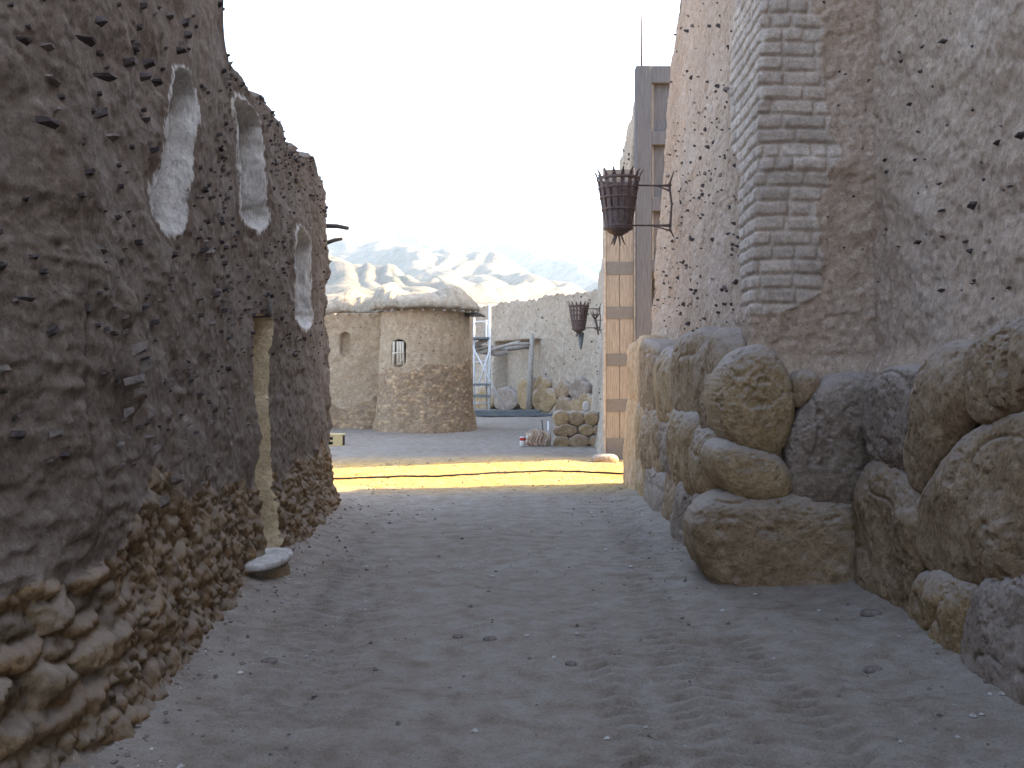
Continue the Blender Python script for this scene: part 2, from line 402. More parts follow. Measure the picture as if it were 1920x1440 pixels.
def lin(a, b, step): return np.linspace(0, 1, max(2, int(abs(b - a) / step)))

# ------------------------------------------------------------------ ground
def ground_h(x, y):
    h = .035 * fbm(x, y, 0 * x, .35, 3, seed=3) + .012 * fbm(x, y, 0 * x, 2.2, 4, seed=9) + .0035 * fbm(x, y, 0 * x, 12, 3, seed=10) + .0025 * fbm(x, y, 0 * x, 38, 2, seed=12)
    near = sstep(40, 20, y) * sstep(-1, 2, y)
    # wheel ruts with tyre lugs
    for (x0, a, ph, w, sgn, yb) in ((-1.30, .06, .3, .19, 1, 12), (-.92, .05, 1.2, .16, -1, 9.5), (1.04, .09, 2.0, .2, 1, 13), (1.40, .10, .5, .17, -1, 8.5), (.62, .12, 1.0, .14, 1, 8), (1.85, .05, .2, .16, -1, 7.2)):
        c = x0 + a * np.sin(y * .55 + ph) + .03 * (y - 6) * (1 if x0 < 0 else .5) * (-1 if x0 < 0 else 1)
        t = (x - c) / w; m = np.exp(-(t ** 4)) * sstep(yb, yb - 3, y) * near
        wear = sstep(-.35, .35, vnoise(x * .9, y * .7, 0 * x + 4 + x0, 3))
        lug = np.sin((y + sgn * np.abs(x - c) * .7 + .05 * vnoise(x * 3, y * 3, 0 * x, 5)) * 2 * math.pi / .14)
        h = h - .014 * m + .012 * m * 1.15 * (.55 + .45 * wear) * np.clip(lug * 2.2, -1, 1)
    # banks of dust against the walls
    xl = -1.85 - .045 * (y - 5)
    h = h + .13 * np.exp(-np.clip(x - xl, 0, 9) / .20) * near * sstep(14, 12, y)
    h = h + .08 * np.exp(-np.clip(1.62 - x, 0, 9) / .2) * near * sstep(7, 8, y) * sstep(15.5, 14, y)
    h = h + .10 * np.exp(-np.clip(2.55 - x, 0, 9) / .25) * near * sstep(8, 7, y)
    return h
def geo(a, b, s0, g):
    out = [a]; s = s0; b = min(b, 4600)
    while out[-1] < b and out[-1] < 4600: out.append(out[-1] + s); s *= g
    return out
ys = list(-np.array(geo(0, 9000, 1.5, 1.35))[::-1][:-1]) + list(np.arange(0, 3.2, .4))
y = 3.2
while y < 60: ys.append(y); y += max(.0115, .0115 * (y / 4.2) ** 1.4)
ys += [60 + q for q in geo(3, 9000, 4, 1.35)]
xs0 = list(np.arange(-2.6, 2.9, .024))
xs = list(-2.6 - np.array(geo(.03, 9000, .04, 1.17))[::-1]) + xs0 + list(2.9 + np.array(geo(.03, 9000, .04, 1.17)))
GX, GY = np.meshgrid(np.array(xs), np.array(ys), indexing='ij')
GZ = ground_h(GX, GY) * np.where(np.hypot(GX, GY) > 60, 0, 1)
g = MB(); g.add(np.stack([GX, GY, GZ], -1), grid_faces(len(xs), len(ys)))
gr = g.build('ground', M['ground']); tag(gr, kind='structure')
def gz(x, y): return float(ground_h(np.array([float(x)]), np.array([float(y)]))[0])

# pebbles and crumbs of mud lying on it
peb = MB()
OCT = np.array([[1, 0, 0], [-1, 0, 0], [0, 1, 0], [0, -1, 0], [0, 0, 1], [0, 0, -1.0]]); OF = [[0, 2, 4], [2, 1, 4], [1, 3, 4], [3, 0, 4], [2, 0, 5], [1, 2, 5], [3, 1, 5], [0, 3, 5]]
def pebble(mb, x, y, r, mi=0):
    V = OCT * rng.uniform(.6, 1.3, OCT.shape) * r + rng.uniform(-.2, .2, OCT.shape) * r; V[:, 2] *= .6
    a = rng.uniform(0, 6.3); c, s_ = math.cos(a), math.sin(a)
    V = np.stack([V[:, 0] * c - V[:, 1] * s_, V[:, 0] * s_ + V[:, 1] * c, V[:, 2]], 1)
    mb.add(V + np.array([x, y, gz(x, y) + r * .25]), OF, mi, False)
for i in range(1900):
    y = 3.6 + 15 * rng.random() ** 1.3
    edge = rng.random()
    if edge < .45: x = -1.75 - .04 * (y - 5) + rng.exponential(.28)
    elif edge < .65: x = (2.45 if y < 7.3 else 1.5) - rng.exponential(.3)
    else: x = rng.uniform(-1.9, 2.2)
    pebble(peb, x, y, .004 + .011 * rng.random() ** 3 * 1.6, 1 if rng.random() < .3 else 0)
for i in range(420):
    pebble(peb, rng.uniform(-4, 2.0), rng.uniform(14.2, 19), .006 + .02 * rng.random() ** 3, 0)
po = peb.build('gravel', [M['chip_pale'], M['whitewash']]); tag(po, kind='stuff')

# ------------------------------------------------------------------ hills
az = np.linspace(-30, 30, 1000); rr = 140 * (4200 / 140) ** np.linspace(0, 1, 640)
AZ, RR = np.meshgrid(np.radians(az), rr, indexing='ij')
HXX, HYY = RR * np.sin(AZ), RR * np.cos(AZ)
wx = HXX + 38 * vnoise(HXX * .006, HYY * .006, 0 * RR, 7) + 7 * vnoise(HXX * .02, HYY * .02, 0 * RR, 8)
wy_ = HYY + 38 * vnoise(HXX * .006, HYY * .006, 5 + 0 * RR, 7) + 7 * vnoise(HXX * .02, HYY * .02, 5 + 0 * RR, 8)
RIDGES = [
    (.62, [(-300, 440, 2300), (560, 430, 2400), (700, 434, 2500), (765, 424, 2500), (830, 434, 2500), (900, 442, 2500), (1000, 456, 2500), (1130, 476, 2400), (1300, 500, 2300), (2200, 480, 2300)]),
    (.70, [(765, 426, 2500), (800, 452, 2150), (870, 462, 1950)]), (.7, [(900, 442, 2500), (960, 462, 2100), (1040, 484, 1800), (1130, 512, 1500), (1250, 560, 1200)]),
    (.7, [(1000, 456, 2500), (1060, 474, 2150), (1150, 496, 1900)]), (.7, [(560, 430, 2400), (640, 450, 1900), (700, 446, 1700)]),
    (.62, [(500, 452, 1800), (640, 450, 1700), (730, 447, 1600), (800, 456, 1500), (860, 466, 1400), (930, 488, 1220), (1000, 522, 1050), (1060, 552, 880)]),
    (.75, [(730, 447, 1600), (745, 476, 1300), (800, 500, 1080), (840, 540, 820)]), (.75, [(860, 466, 1400), (850, 500, 1150), (880, 528, 950), (905, 556, 760)]),
    (.75, [(930, 488, 1220), (950, 520, 1000), (985, 548, 820)]), (.75, [(800, 456, 1500), (806, 486, 1250), (830, 508, 1080)]),
    (.6, [(300, 470, 1000), (560, 466, 950), (620, 480, 900), (690, 489, 850), (740, 512, 760), (800, 545, 640), (850, 575, 540)]),
    (.75, [(620, 480, 900), (640, 515, 700), (660, 555, 520)]), (.75, [(690, 489, 850), (700, 525, 680), (730, 556, 540)]), (.7, [(560, 466, 950), (580, 505, 730), (600, 560, 500)]),
    (.45, [(840, 585, 300), (900, 562, 300), (950, 548, 290), (1000, 560, 285), (1060, 574, 280)]), (.4, [(300, 590, 300), (620, 585, 310), (800, 596, 300)]),
    (.6, [(1130, 512, 1500), (1300, 540, 1000), (1700, 560, 700)])]
hz = np.zeros_like(RR)
for sl, pts in RIDGES:
    Pm = [np.array([(x - HX) / FPX * d, d, EYE + (HY - y) / FPX * d]) for x, y, d in pts]
    best = np.zeros_like(RR)
    for a, b in zip(Pm[:-1], Pm[1:]):
        ab = b - a; t = np.clip(((wx - a[0]) * ab[0] + (wy_ - a[1]) * ab[1]) / (ab[0] ** 2 + ab[1] ** 2), 0, 1)
        dist = np.hypot(wx - a[0] - t * ab[0], wy_ - a[1] - t * ab[1])
        best = np.maximum(best, a[2] + t * ab[2] - sl * (np.sqrt(dist ** 2 + 64) - 8))
    hz = np.maximum(hz, best)
hz += np.clip(hz, 0, 90) * .06 * (ridged(HXX + .4 * HYY, HYY * .6, 0 * RR, .011, 4, .5, 99) - 1.1)
hz -= .5
h = MB(); h.add(np.stack([HXX, HYY, hz], -1), grid_faces(len(az), len(rr)))
hl = h.build('hills', M['hill']); tag(hl, kind='structure')

# ------------------------------------------------------------------ left: dark adobe house
house = empty('adobe_house', (-2.3, 8, 0), 'tall dark mud house with rubble foot and three whitewashed slit windows, on the alley\'s left', 'house')
LV = [(-2.8, -6.0), (-2.7, 2.6), (-1.98, 3.30), (-1.76, 4.55), (-1.95, 7.0), (-2.08, 10.0), (-2.16, 12.15), (-2.42, 12.42), (-6.5, 12.6)]
def LVf(z): return np.array([(x + (.03 * z if i in (2, 3) else 0) * (-1), y) for i, (x, y) in enumerate(LV)])
def LH(k, w, b):
    yy = b[1]
    if k >= 7: return 3.62
    return 3.80 + 1.9 * sstep(7.0, 6.86, yy) - .18 * sstep(11.2, 12.3, yy) + .04 * math.sin(yy * 3.1) + .03 * math.sin(yy * 7.7)
def Lspine(k, w, p):
    return (-6.4, min(max(p[1], -6), 11.6), p[2]) if k >= 6 else (min(p[0] - 1.2, -3.2) if k < 7 else p[0], p[1], p[2])
NICHE = [(6.08, 3.36, 5.62, 2.38, .27), (7.78, 3.62, 7.98, 2.74, .50), (10.3, 3.05, 10.35, 2.06, .60)]
def Ldisp(k, w, z, P, Nn):
    X, Y = P[..., 0], P[..., 1]
    s = np.where(k <= 2, (X + 1.77) * .3 + Y, Y)             # distance along the face
    d = .05 * fbm(X, Y, z, .8, 3, seed=1) + .018 * fbm(X, Y, z * 1.3, 3.8, 4, .5, seed=2) + .006 * fbm(X, Y, z * 1.6, 18, 3, .55, seed=8)
    tint = .5 + .4 * fbm(X, Y, z, 2, 3, seed=4)
    cat = np.zeros_like(z)
    # hand-smeared horizontal ledges on the near face
    nearf = sstep(5.6, 4.2, Y)
    led = ridged(X * .6, Y * .6, z * 2.6, 2.1, 3, .5, 31) / 1.8
    d = d + nearf * .026 * (led - .4) * sstep(3.2, 1.8, z) * 1.2
    # vertical crack and drip band
    ck = np.exp(-((s - 4.38 - .02 * np.sin(z * 7)) / .012) ** 2) * sstep(.7, .9, z) * sstep(2.1, 1.9, z)
    d = d - .035 * ck
    # knot of stones
    for (ys_, zs_, a_, r_) in ((4.93, 1.92, .07, .09), (4.99, 1.70, .085, .085), (4.90, 1.60, .06, .06), (4.96, 1.48, .07, .07), (4.3, 1.2, .03, .3), (4.45, 2.1, .03, .35)):
        d = d + a_ * np.exp(-(((s - ys_) / r_) ** 2 + ((z - zs_) / (r_ * 1.2)) ** 2) ** 1.5)
    # rubble foot
    rl = np.interp(s, [3.3, 4.1, 4.6, 5.2, 6.3, 7.8, 9, 12.5], [.78, .80, .86, 1.02, .86, .80, .72, .80]) + .13 * fbm(X, Y, z, 2.2, 3, seed=14)
    rub = sstep(rl + .05, rl - .05, z)
    big = sstep(4.75, 4.4, s) * sstep(.25, .42, z)
    u = s + .04 * fbm(X, Y, z, 7, 2, seed=71); v = z + .03 * fbm(X, Y, z, 7, 2, seed=72)
    f1, f2, idr = worley(u / .075, v / .06, 5); st = np.clip((f2 - f1) * 1.5, 0, 1) ** .55 * (.35 + idr)
    f1b, f2b, idb = worley(u / .26, v / .12, 15); stb = np.clip((f2b - f1b) * 1.6, 0, 1) ** .6 * (.3 + idb)
    f1c, f2c, idc = worley(u / .16, v / .11, 25); stc = np.clip((f2c - f1c) * 1.5, 0, 1) ** .5
    pick = (idc > .62)
    st = np.where(pick, .45 + stc * .9, st); idr = np.where(pick, idc, idr)
    stone = st * .040 * (1 - big) + stb * .085 * big
    d = d + rub * (stone - .012 + .012 * fbm(X, Y, z, 30, 3, seed=17)) + (.11 + .07 * sstep(4.8, 4.3, s)) * np.clip(1 - z / .8, 0, 1.15) ** 1.5
    tint = np.where(rub > .5, idr * (1 - big) + idb * big, tint)
    cat = np.where(rub > .5, 1, cat)
    # scattered stones higher up
    f1, f2, idr = worley(s / .3, z / .3, 55, .9); bumpm = np.clip(1 - f1 / .16, 0, 1) ** .6 * (idr > .55)
    d = d + .022 * bumpm * (1 - rub) * sstep(2.6, 1.8, z)
    # slit windows
    for i, (sa, za, sb, zb, hw) in enumerate(NICHE):
        L2 = (sb - sa) ** 2 + (zb - za) ** 2; t = np.clip(((s - sa) * (sb - sa) + (z - za) * (zb - za)) / L2, .16, .84)
        cx, cz = sa + (sb - sa) * t, za + (zb - za) * t
        hw2 = hw * (1.0 + .10 * fbm(X, Y, z, 5, 3, seed=80 + i))
        rr_ = np.hypot((s - cx) / hw2, (z - cz) / min(hw, .17))
        d = d * (1 - .6 * sstep(1.15, .8, rr_)) - .13 * sstep(1.0, .62, rr_) - .26 * sstep(.66, .54, rr_) * sstep(1.0, .55, t)
        d = d + .02 * fbm(X, Y, z * .5, 9, 3, seed=90) * (rr_ < 1)
        cat = np.where(rr_ < 1.45, 2 + i, cat)
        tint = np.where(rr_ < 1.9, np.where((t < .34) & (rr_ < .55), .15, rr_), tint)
    # doorway
    dj = .03 * fbm(X * 0, z, z * 0, 3, 3, seed=61)
    ins = sstep(7.90, 7.96, s + dj) * sstep(8.62, 8.56, s + dj) * sstep(2.08, 2.02, z + .05 * np.abs(s - 8.4))
    d = d * (1 - ins) - .62 * ins
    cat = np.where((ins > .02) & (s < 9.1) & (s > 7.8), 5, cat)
    d = d + .05 * np.exp(-((s - 7.83) / .07) ** 2) * sstep(1.5, .9, z) * (.6 + .6 * fbm(X, Y, z, 6, 2, seed=67))
    # ragged end
    d = d + .035 * fbm(X, Y, z, 7, 3, seed=77) * sstep(11.6, 12.2, Y)
    return d, cat, tint
cats = {c: MB() for c in range(6)}
zt = np.concatenate([np.linspace(0, .8, 255)[:-1], np.linspace(.8, 1, 66)])
segs = [lin(-6, 3.5, .5), lin(0, 1, .03), lin(0, 1.2, .011), lin(4.55, 7, .013), lin(7, 10, .016), lin(10, 12.15, .022), lin(0, .37, .02), lin(0, 4, .12)]
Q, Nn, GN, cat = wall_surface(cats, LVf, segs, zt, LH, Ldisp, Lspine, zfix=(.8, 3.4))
def scatter(mb, Q, GN, n, zr, yr, wr, mi, catv, cat, xr=(-9, 9), seed=0, plate=.0, minw=.02):
    r = np.random.default_rng(seed); k = 0; tries = 0
    while k < n and tries < n * 60:
        tries += 1
        i = r.integers(0, Q.shape[0]); j = r.integers(0, Q.shape[1]); p = Q[i, j]
        if not (zr[0] < p[2] < zr[1] and yr[0] < p[1] < yr[1] and xr[0] < p[0] < xr[1]): continue
        if cat[i, j] not in catv: continue
        w = minw + (wr - minw) * r.random() ** 2.2
        pl = r.random() < plate
        n_ = Nn_cur[i, j].copy()
        chip(mb, p, n_, w * (2.0 if pl else 1), (w * .62 if not pl else w * .35) + .008, w * (.42 if not pl else .35) + .006, mi if r.random() < .8 else mi + 1, r.uniform(-.35, .35)); k += 1
Nn_cur = Nn
scatter(cats[0], Q, GN, 190, (1.2, 6), (3.6, 7.2), .08, 1, (0,), cat, seed=1, plate=.10, minw=.028)
scatter(cats[0], Q, GN, 60, (2.3, 5), (5.0, 7.2), .085, 1, (0,), cat, seed=6, minw=.04)
scatter(cats[0], Q, GN, 330, (1.7, 4), (6.8, 12.2), .07, 1, (0,), cat, seed=2, plate=.05, minw=.025)
scatter(cats[0], Q, GN, 46, (.9, 2.2), (4.4, 8.0), .06, 2, (0,), cat, seed=3, minw=.03)
def left_at(x, y):
    d = np.array([(x - HX) / FPX, 1, (HY - y) / FPX]); best = None
    for (x0, y0), (x1, y1) in zip(LV[2:5], LV[3:6]):
        den = (x1 - x0) * 1 - (y1 - y0) * d[0]
        u = (y0 * d[0] - x0) / den if abs(den) > 1e-9 else -1
        if 0 <= u <= 1: t = y0 + u * (y1 - y0); n = np.array([y1 - y0, -(x1 - x0), 0.0]); return np.array([0, 0, EYE]) + d * t, n / np.linalg.norm(n)
for (x, y, w, h_, o_, mi_) in ((190, 146, .15, .03, .05, 1), (155, 78, .12, .02, .04, 1), (82, 232, .13, .05, .03, 1), (35, 78, .08, .02, .03, 1), (180, 42, .06, .06, .035, 1), (80, 90, .07, .025, .03, 3), (203, 258, .06, .03, .035, 3), (180, 215, .05, .07, .04, 1),
        (232, 118, .06, .06, .04, 1), (262, 145, .05, .06, .04, 1), (340, 45, .06, .08, .03, 1), (268, 120, .07, .05, .04, 1), (330, 95, .06, .05, .04, 1), (285, 155, .08, .03, .04, 1), (95, 815, .05, .05, .03, 3), (40, 560, .1, .02, .03, 1), (250, 655, .10, .11, .05, 3), (262, 690, .07, .13, .06, 3), (240, 715, .12, .08, .06, 3), (252, 735, .06, .08, .04, 3),
        (232, 775, .06, .08, .03, 3), (270, 820, .06, .04, .04, 3), (390, 608, .05, .05, .03, 3), (430, 610, .05, .05, .03, 3), (310, 720, .04, .08, .03, 3), (285, 845, .05, .09, .03, 3), (345, 795, .07, .06, .02, 2), (325, 900, .14, .09, .04, 3), (300, 945, .13, .10, .03, 3), (275, 780, .03, .08, .03, 3), (360, 705, .08, .03, .03, 2)):
    q = left_at(x, y)
    if q: chip(cats[0], q[0] + q[1] * .02, q[1], w, h_, o_, mi_, rng.uniform(-.25, .1))
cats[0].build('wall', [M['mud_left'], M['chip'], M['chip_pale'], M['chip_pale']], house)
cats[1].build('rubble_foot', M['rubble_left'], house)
for c in (2, 3, 4): cats[c].build('window_niche', M['niche'], house)
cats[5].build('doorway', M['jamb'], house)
b = MB(); b.tube([(-2.75, 7.95 + .45, 2.10), (-1.98, 8.42, 2.13)], [.07, .075], 9, rough=.08); b.build('lintel_beam', M['beam'], house)
for (pa, pb, r0) in ((px(612, 424, 12.5), px(653, 428, 12.7), .028), (px(612, 456, 12.45), px(641, 448, 12.6), .022)):
    b = MB(); b.tube([pa, pa * .5 + pb * .5 + np.array([0, 0, .01]), pb], [r0, r0, r0 * .8], 8, rough=.12); b.build('beam_end', M['beam'], house)

# ------------------------------------------------------------------ pillow-shaped boulders
def smooth_poly(P, it=2):
    P = np.array(P, float)
    for _ in range(it): Q_ = np.roll(P, -1, 0); P = np.stack([.75 * P + .25 * Q_, .25 * P + .75 * Q_], 1).reshape(-1, 2)
    return P
def boulder(parent, name, mat, poly, O, U, W, Nv, bulge, back, seed, nr=34, na=150, rough=1.0, pit=1.0, flat=.35, it=2):
    """poly: outline in (u, w) on the plane O,U,W; bulges along Nv and runs back into the wall"""
    P = smooth_poly(poly, it); c = P.mean(0)
    ang = np.arctan2(P[:, 1] - c[1], P[:, 0] - c[0]); o = np.argsort(ang); ang, P = ang[o], P[o]
    rad = np.hypot(P[:, 0] - c[0], P[:, 1] - c[1])
    A = np.linspace(-math.pi, math.pi, na, endpoint=False)
    Rr = np.interp(A, ang, rad, period=2 * math.pi)
    kw = np.hanning(max(5, na // (14 if it > 1 else 40)) | 1); kw /= kw.sum(); h_ = len(kw) // 2
    Rr = np.convolve(np.concatenate([Rr[-h_:], Rr, Rr[:h_]]), kw, 'valid') * 1.09
    n = int(nr * 2.1) // 2 * 2 + 1; q = np.sin(np.linspace(-1, 1, n) * math.pi / 2 * .8) / math.sin(math.pi / 2 * .8)
    a, b = np.meshgrid(q, q, indexing='ij'); gu = a * np.sqrt(1 - b * b / 2); gv = b * np.sqrt(1 - a * a / 2)
    r = np.minimum(np.hypot(gu, gv), 1); RA = np.interp(np.arctan2(gv, gu), A, Rr, period=2 * math.pi)
    # border of the grid, walked once round, carries the skirt that runs back into the wall
    idx = np.arange(n * n).reshape(n, n); ring = np.concatenate([idx[:-1, 0], idx[-1, :-1], idx[:0:-1, -1], idx[0, :0:-1]])
    dirx, diry = np.where(r > 1e-6, gu / np.maximum(r, 1e-6), 0), np.where(r > 1e-6, gv / np.maximum(r, 1e-6), 0)
    prof = (1 - r ** 4.0) ** (flat + .08)
    def place(rf, h, RA, dx, dy): return O + (c[0] + rf * RA * dx)[..., None] * U + (c[1] + rf * RA * dy)[..., None] * W + h[..., None] * Nv
    r_, RA_, dx_, dy_ = r.ravel(), RA.ravel(), dirx.ravel(), diry.ravel()
    V = [place(r_, prof.ravel() * bulge, RA_, dx_, dy_)]; rr_all = [r_]; dxa = [dx_]; dya = [dy_]
    F = [grid_faces(n, n)]; base = ring; off = n * n
    for (rf, hb) in ((1.0, -.3), (.98, -.7), (.9, -1.0)):
        V.append(place(np.full(len(ring), rf), np.full(len(ring), hb * back), RA_[ring], dx_[ring], dy_[ring])); rr_all.append(np.ones(len(ring))); dxa.append(dx_[ring]); dya.append(dy_[ring])
        cur = np.arange(len(ring)) + off; F.append(np.stack([np.roll(base, -1), base, cur, np.roll(cur, -1)], 1)); base = cur; off += len(ring)
    V = np.concatenate(V); rf = np.concatenate(rr_all); dx = np.concatenate(dxa); dy = np.concatenate(dya); F = np.concatenate(F)
    x, y, z = V[:, 0] + seed * 3.1, V[:, 1], V[:, 2]
    sz = min(1.0, Rr.mean() / .35)
    dd = rough * sz * (.035 * fbm(x, y, z, 1.9, 2, seed=seed) + .013 * fbm(x, y, z, 6, 3, seed=seed + 5) + .006 * fbm(x, y, z, 24, 3, .6, seed=seed + 9))
    pn = fbm(x, y, z, 13, 3, seed=seed + 20) + .35 * fbm(x, y, z, 1.7, 2, seed=seed + 21); dd -= rough * pit * .017 * sz * sstep(.62, .9, pn)
    p2 = fbm(x, y, z, 30, 2, seed=seed + 51) + .5 * fbm(x, y, z, 3, 2, seed=seed + 52); dd -= rough * pit * .008 * sz * sstep(.45, .75, p2)
    fr = vnoise(x * 1.6 + .4 * z, y * 1.6, z * 1.6 + .3 * x, seed + 33); dd += rough * sz * (.045 * np.abs(vnoise(x * 1.3, y * 1.3, z * 1.3, seed + 41)) - .018 * np.exp(-(fr / .035) ** 2))
    k = rf[:, None] ** 3; outw = dx[:, None] * U + dy[:, None] * W
    V = V + dd[:, None] * (Nv * (1 - k * .6) + outw * k * .5)
    if np.cross(U, W).dot(Nv) < 0: F = F[:, ::-1]
    mb = MB(); mb.add(V, F)
    return mb.build(name, mat, parent)
def ppoly(pts, O, U, W, Nv):
    """photo pixels -> plane coordinates"""
    out = []; C = np.array([0, 0, EYE])
    for (x, y) in pts:
        d = np.array([(x - HX) / FPX, 1, (HY - y) / FPX]); t = (O - C).dot(Nv) / d.dot(Nv); p = C + d * t - O
        out.append((p.dot(U), p.dot(W)))
    return out
ex, ey, ez = np.eye(3)

# ------------------------------------------------------------------ right: the near wall
rwall = empty('fortress_wall', (2.8, 4, 0), 'high pale mud wall on huge rounded boulders, nearest the camera at right edge', 'wall')
RV = [(2.70, 8.1), (2.70, 3.6), (2.70, -6)]
def RVf(z): return np.array([(x + .018 * z, y) for x, y in RV])
def mudface(X, Y, z, sd):
    d = .045 * fbm(X, Y, z, .7, 3, seed=sd) + .018 * fbm(X, Y, z, 4, 4, .6, seed=sd + 1) + .005 * fbm(X, Y, z, 26, 3, .55, seed=sd + 2)
    f1, f2, i = worley((Y + X) / .11, z / .11, sd + 3, .95); d = d + .010 * np.clip(1 - f1 / .3, 0, 1) * (i > .6)
    cl = fbm(X, Y, z, 6.5, 3, seed=sd + 6); d = d - .012 * sstep(.3, .6, cl)
    tr = vnoise(X * .8, Y * .8 + z * .5, z * 2.6, sd + 9); d = d + .010 * tr
    return d
def Rdisp(k, w, z, P, Nn):
    X, Y = P[..., 0], P[..., 1]; d = mudface(X, Y, z, 200)
    led = ridged(X, Y * .7 + z * .5, z * 1.6 - Y * .4, 1.6, 3, .5, 230) / 1.8
    d = d + .02 * (led - .5) * sstep(2, 3, z + 1) + .11 * sstep(1.80, 1.55, z) * (Y < 7.75)
    return d, np.zeros_like(z), .5 + .4 * fbm(X, Y, z, 2, 2, seed=3)
cr = {0: MB()}
segs = [lin(8.1, 3.6, .016), lin(0, 9, .5)]
Q, Nn, GN, cat = wall_surface(cr, RVf, segs, np.concatenate([np.linspace(0, .2, 40)[:-1], np.linspace(.2, .62, 250)[:-1], np.linspace(.62, 1, 30)]), lambda k, w, b: 8.2, Rdisp, lambda k, w, p: (p[0] + 1.6, p[1], p[2]))
Nn_cur = Nn
scatter(cr[0], Q, GN, 80, (1.9, 5), (4, 7.8), .055, 1, (0,), cat, seed=21, minw=.018, plate=.12)
for (a, b_, w) in ((1770, 78, .10), (1706, 196, .07), (1825, 385, .11), (1722, 455, .10), (1690, 115, .06), (1870, 268, .07), (1915, 255, .1), (1895, 350, .06), (1766, 545, .09), (1808, 545, .06), (1865, 560, .06), (1800, 606, .06), (1660, 300, .06), (1716, 300, .05), (1762, 345, .06), (1892, 540, .05)):
    p0 = px(a, b_, 1.0) - np.array([0, 0, EYE]); t = 2.76 / p0[0]; p = np.array([0, 0, EYE]) + p0 * t
    chip(cr[0], p, (-1, 0, 0), w * .7, w * .26, w * .32, 1, rng.uniform(-.1, .5))
cr[0].build('plaster', [M['mud_right'], M['chip'], M['chip_pale']], rwall)
O = np.array([2.56, 0, 0]); U = ey; W = ez; Nv = -ex
STR = [
 ('boulder_grey', [(1655, 708), (1700, 690), (1738, 700), (1744, 760), (1732, 830), (1715, 884), (1680, 878), (1640, 856), (1628, 800), (1636, 740)], .13, 1),
 ('boulder', [(1742, 700), (1772, 662), (1822, 645), (1842, 690), (1838, 765), (1802, 832), (1772, 885), (1748, 938), (1718, 908), (1710, 862), (1730, 800), (1738, 740)], .14, 2),
 ('boulder', [(1832, 662), (1870, 620), (1925, 598), (2010, 596), (2050, 690), (1960, 760), (1880, 795), (1838, 782), (1826, 720)], .15, 3),
 ('boulder', [(1738, 960), (1768, 896), (1820, 836), (1870, 800), (1950, 770), (2120, 790), (2180, 950), (2120, 1080), (1960, 1098), (1850, 1095), (1768, 1074), (1732, 1020)], .15, 4),
 ('boulder', [(1632, 872), (1690, 880), (1722, 918), (1745, 960), (1738, 1020), (1734, 1080), (1712, 1200), (1680, 1180), (1632, 1140), (1618, 1040), (1618, 950)], .12, 5),
 ('boulder_warm', [(1742, 1076), (1800, 1084), (1852, 1096), (1860, 1140), (1848, 1210), (1852, 1330), (1780, 1275), (1708, 1215), (1712, 1150), (1728, 1106)], .15, 6),
 ('boulder_grey', [(1862, 1102), (1900, 1086), (2000, 1092), (2090, 1150), (2120, 1480), (1960, 1420), (1846, 1330), (1838, 1210), (1850, 1150)], .19, 7)]
for (mt, pts, bl, sd_) in STR:
    o = boulder(rwall, 'base_stone', M[mt], ppoly(pts, O, U, W, Nv), O, U, W, Nv, bl * .8, .3, sd_, 46, 230)
# courses going on behind the camera
for i, (u0, u1, w0, w1) in enumerate(((2.2, 3.6, .85, 1.9), (2.0, 3.4, -.1, .9), (.6, 2.1, .7, 1.85), (.4, 1.9, -.1, .75), (-1.2, .5, .6, 1.8), (-1.3, .3, -.1, .65))):
    pl = [(u0, w0 + .2), (u0 + .2, w0), (u1 - .25, w0), (u1, w0 + .3), (u1, w1 - .3), (u1 - .3, w1), (u0 + .3, w1), (u0, w1 - .3)]
    boulder(rwall, 'base_stone', M[('boulder', 'boulder_grey')[i % 2]], pl, O, U, W, Nv, .17, .3, 60 + i, 20, 80)

# ------------------------------------------------------------------ right: the gate tower
tower = empty('gate_tower', (2.3, 11, 0), 'battered pale mud tower with an exposed brick corner, jutting into the alley before the gate', 'tower')
def TVf(z): return np.array([(3.0, 7.78 + .03 * z), (1.74 + .045 * z, 7.78 + .03 * z), (1.80 + .083 * z, 14.9 - .05 * z), (6.5, 14.9 - .05 * z)])
def bricks(u, z, seed):
    z = z + .006 * np.sin(u * 5 + seed) + .006 * fbm(u, z, 0 * u, 3, 2, seed=seed)
    ch = .112; c = np.floor(z / ch); fz = z / ch - c
    bl = .24 + .10 * _h(c, 0 * c, 0 * c, seed); off = _h(c, 0 * c + 1, 0 * c, seed) * bl
    q = (u + off) / bl; jc = np.floor(q); r = _h(jc, c, 0 * c, seed + 4)
    fu = q - jc; fu = np.where(r > .8, np.mod(fu * 2, 1), fu); bl = np.where(r > .8, bl / 2, bl)
    eu = np.minimum(fu, 1 - fu) * bl; ez_ = np.minimum(fz, 1 - fz) * ch; e = np.minimum(eu, ez_) 
    # soft minimum keeps the corners round
    e = -np.log(np.exp(-eu / .010) + np.exp(-ez_ / .010)) * .010
    return sstep(-.002, .026, e) * (.85 + .3 * _h(jc, c, 0 * c, seed + 7)), _h(jc, c, 0 * c + 2, seed + 9)
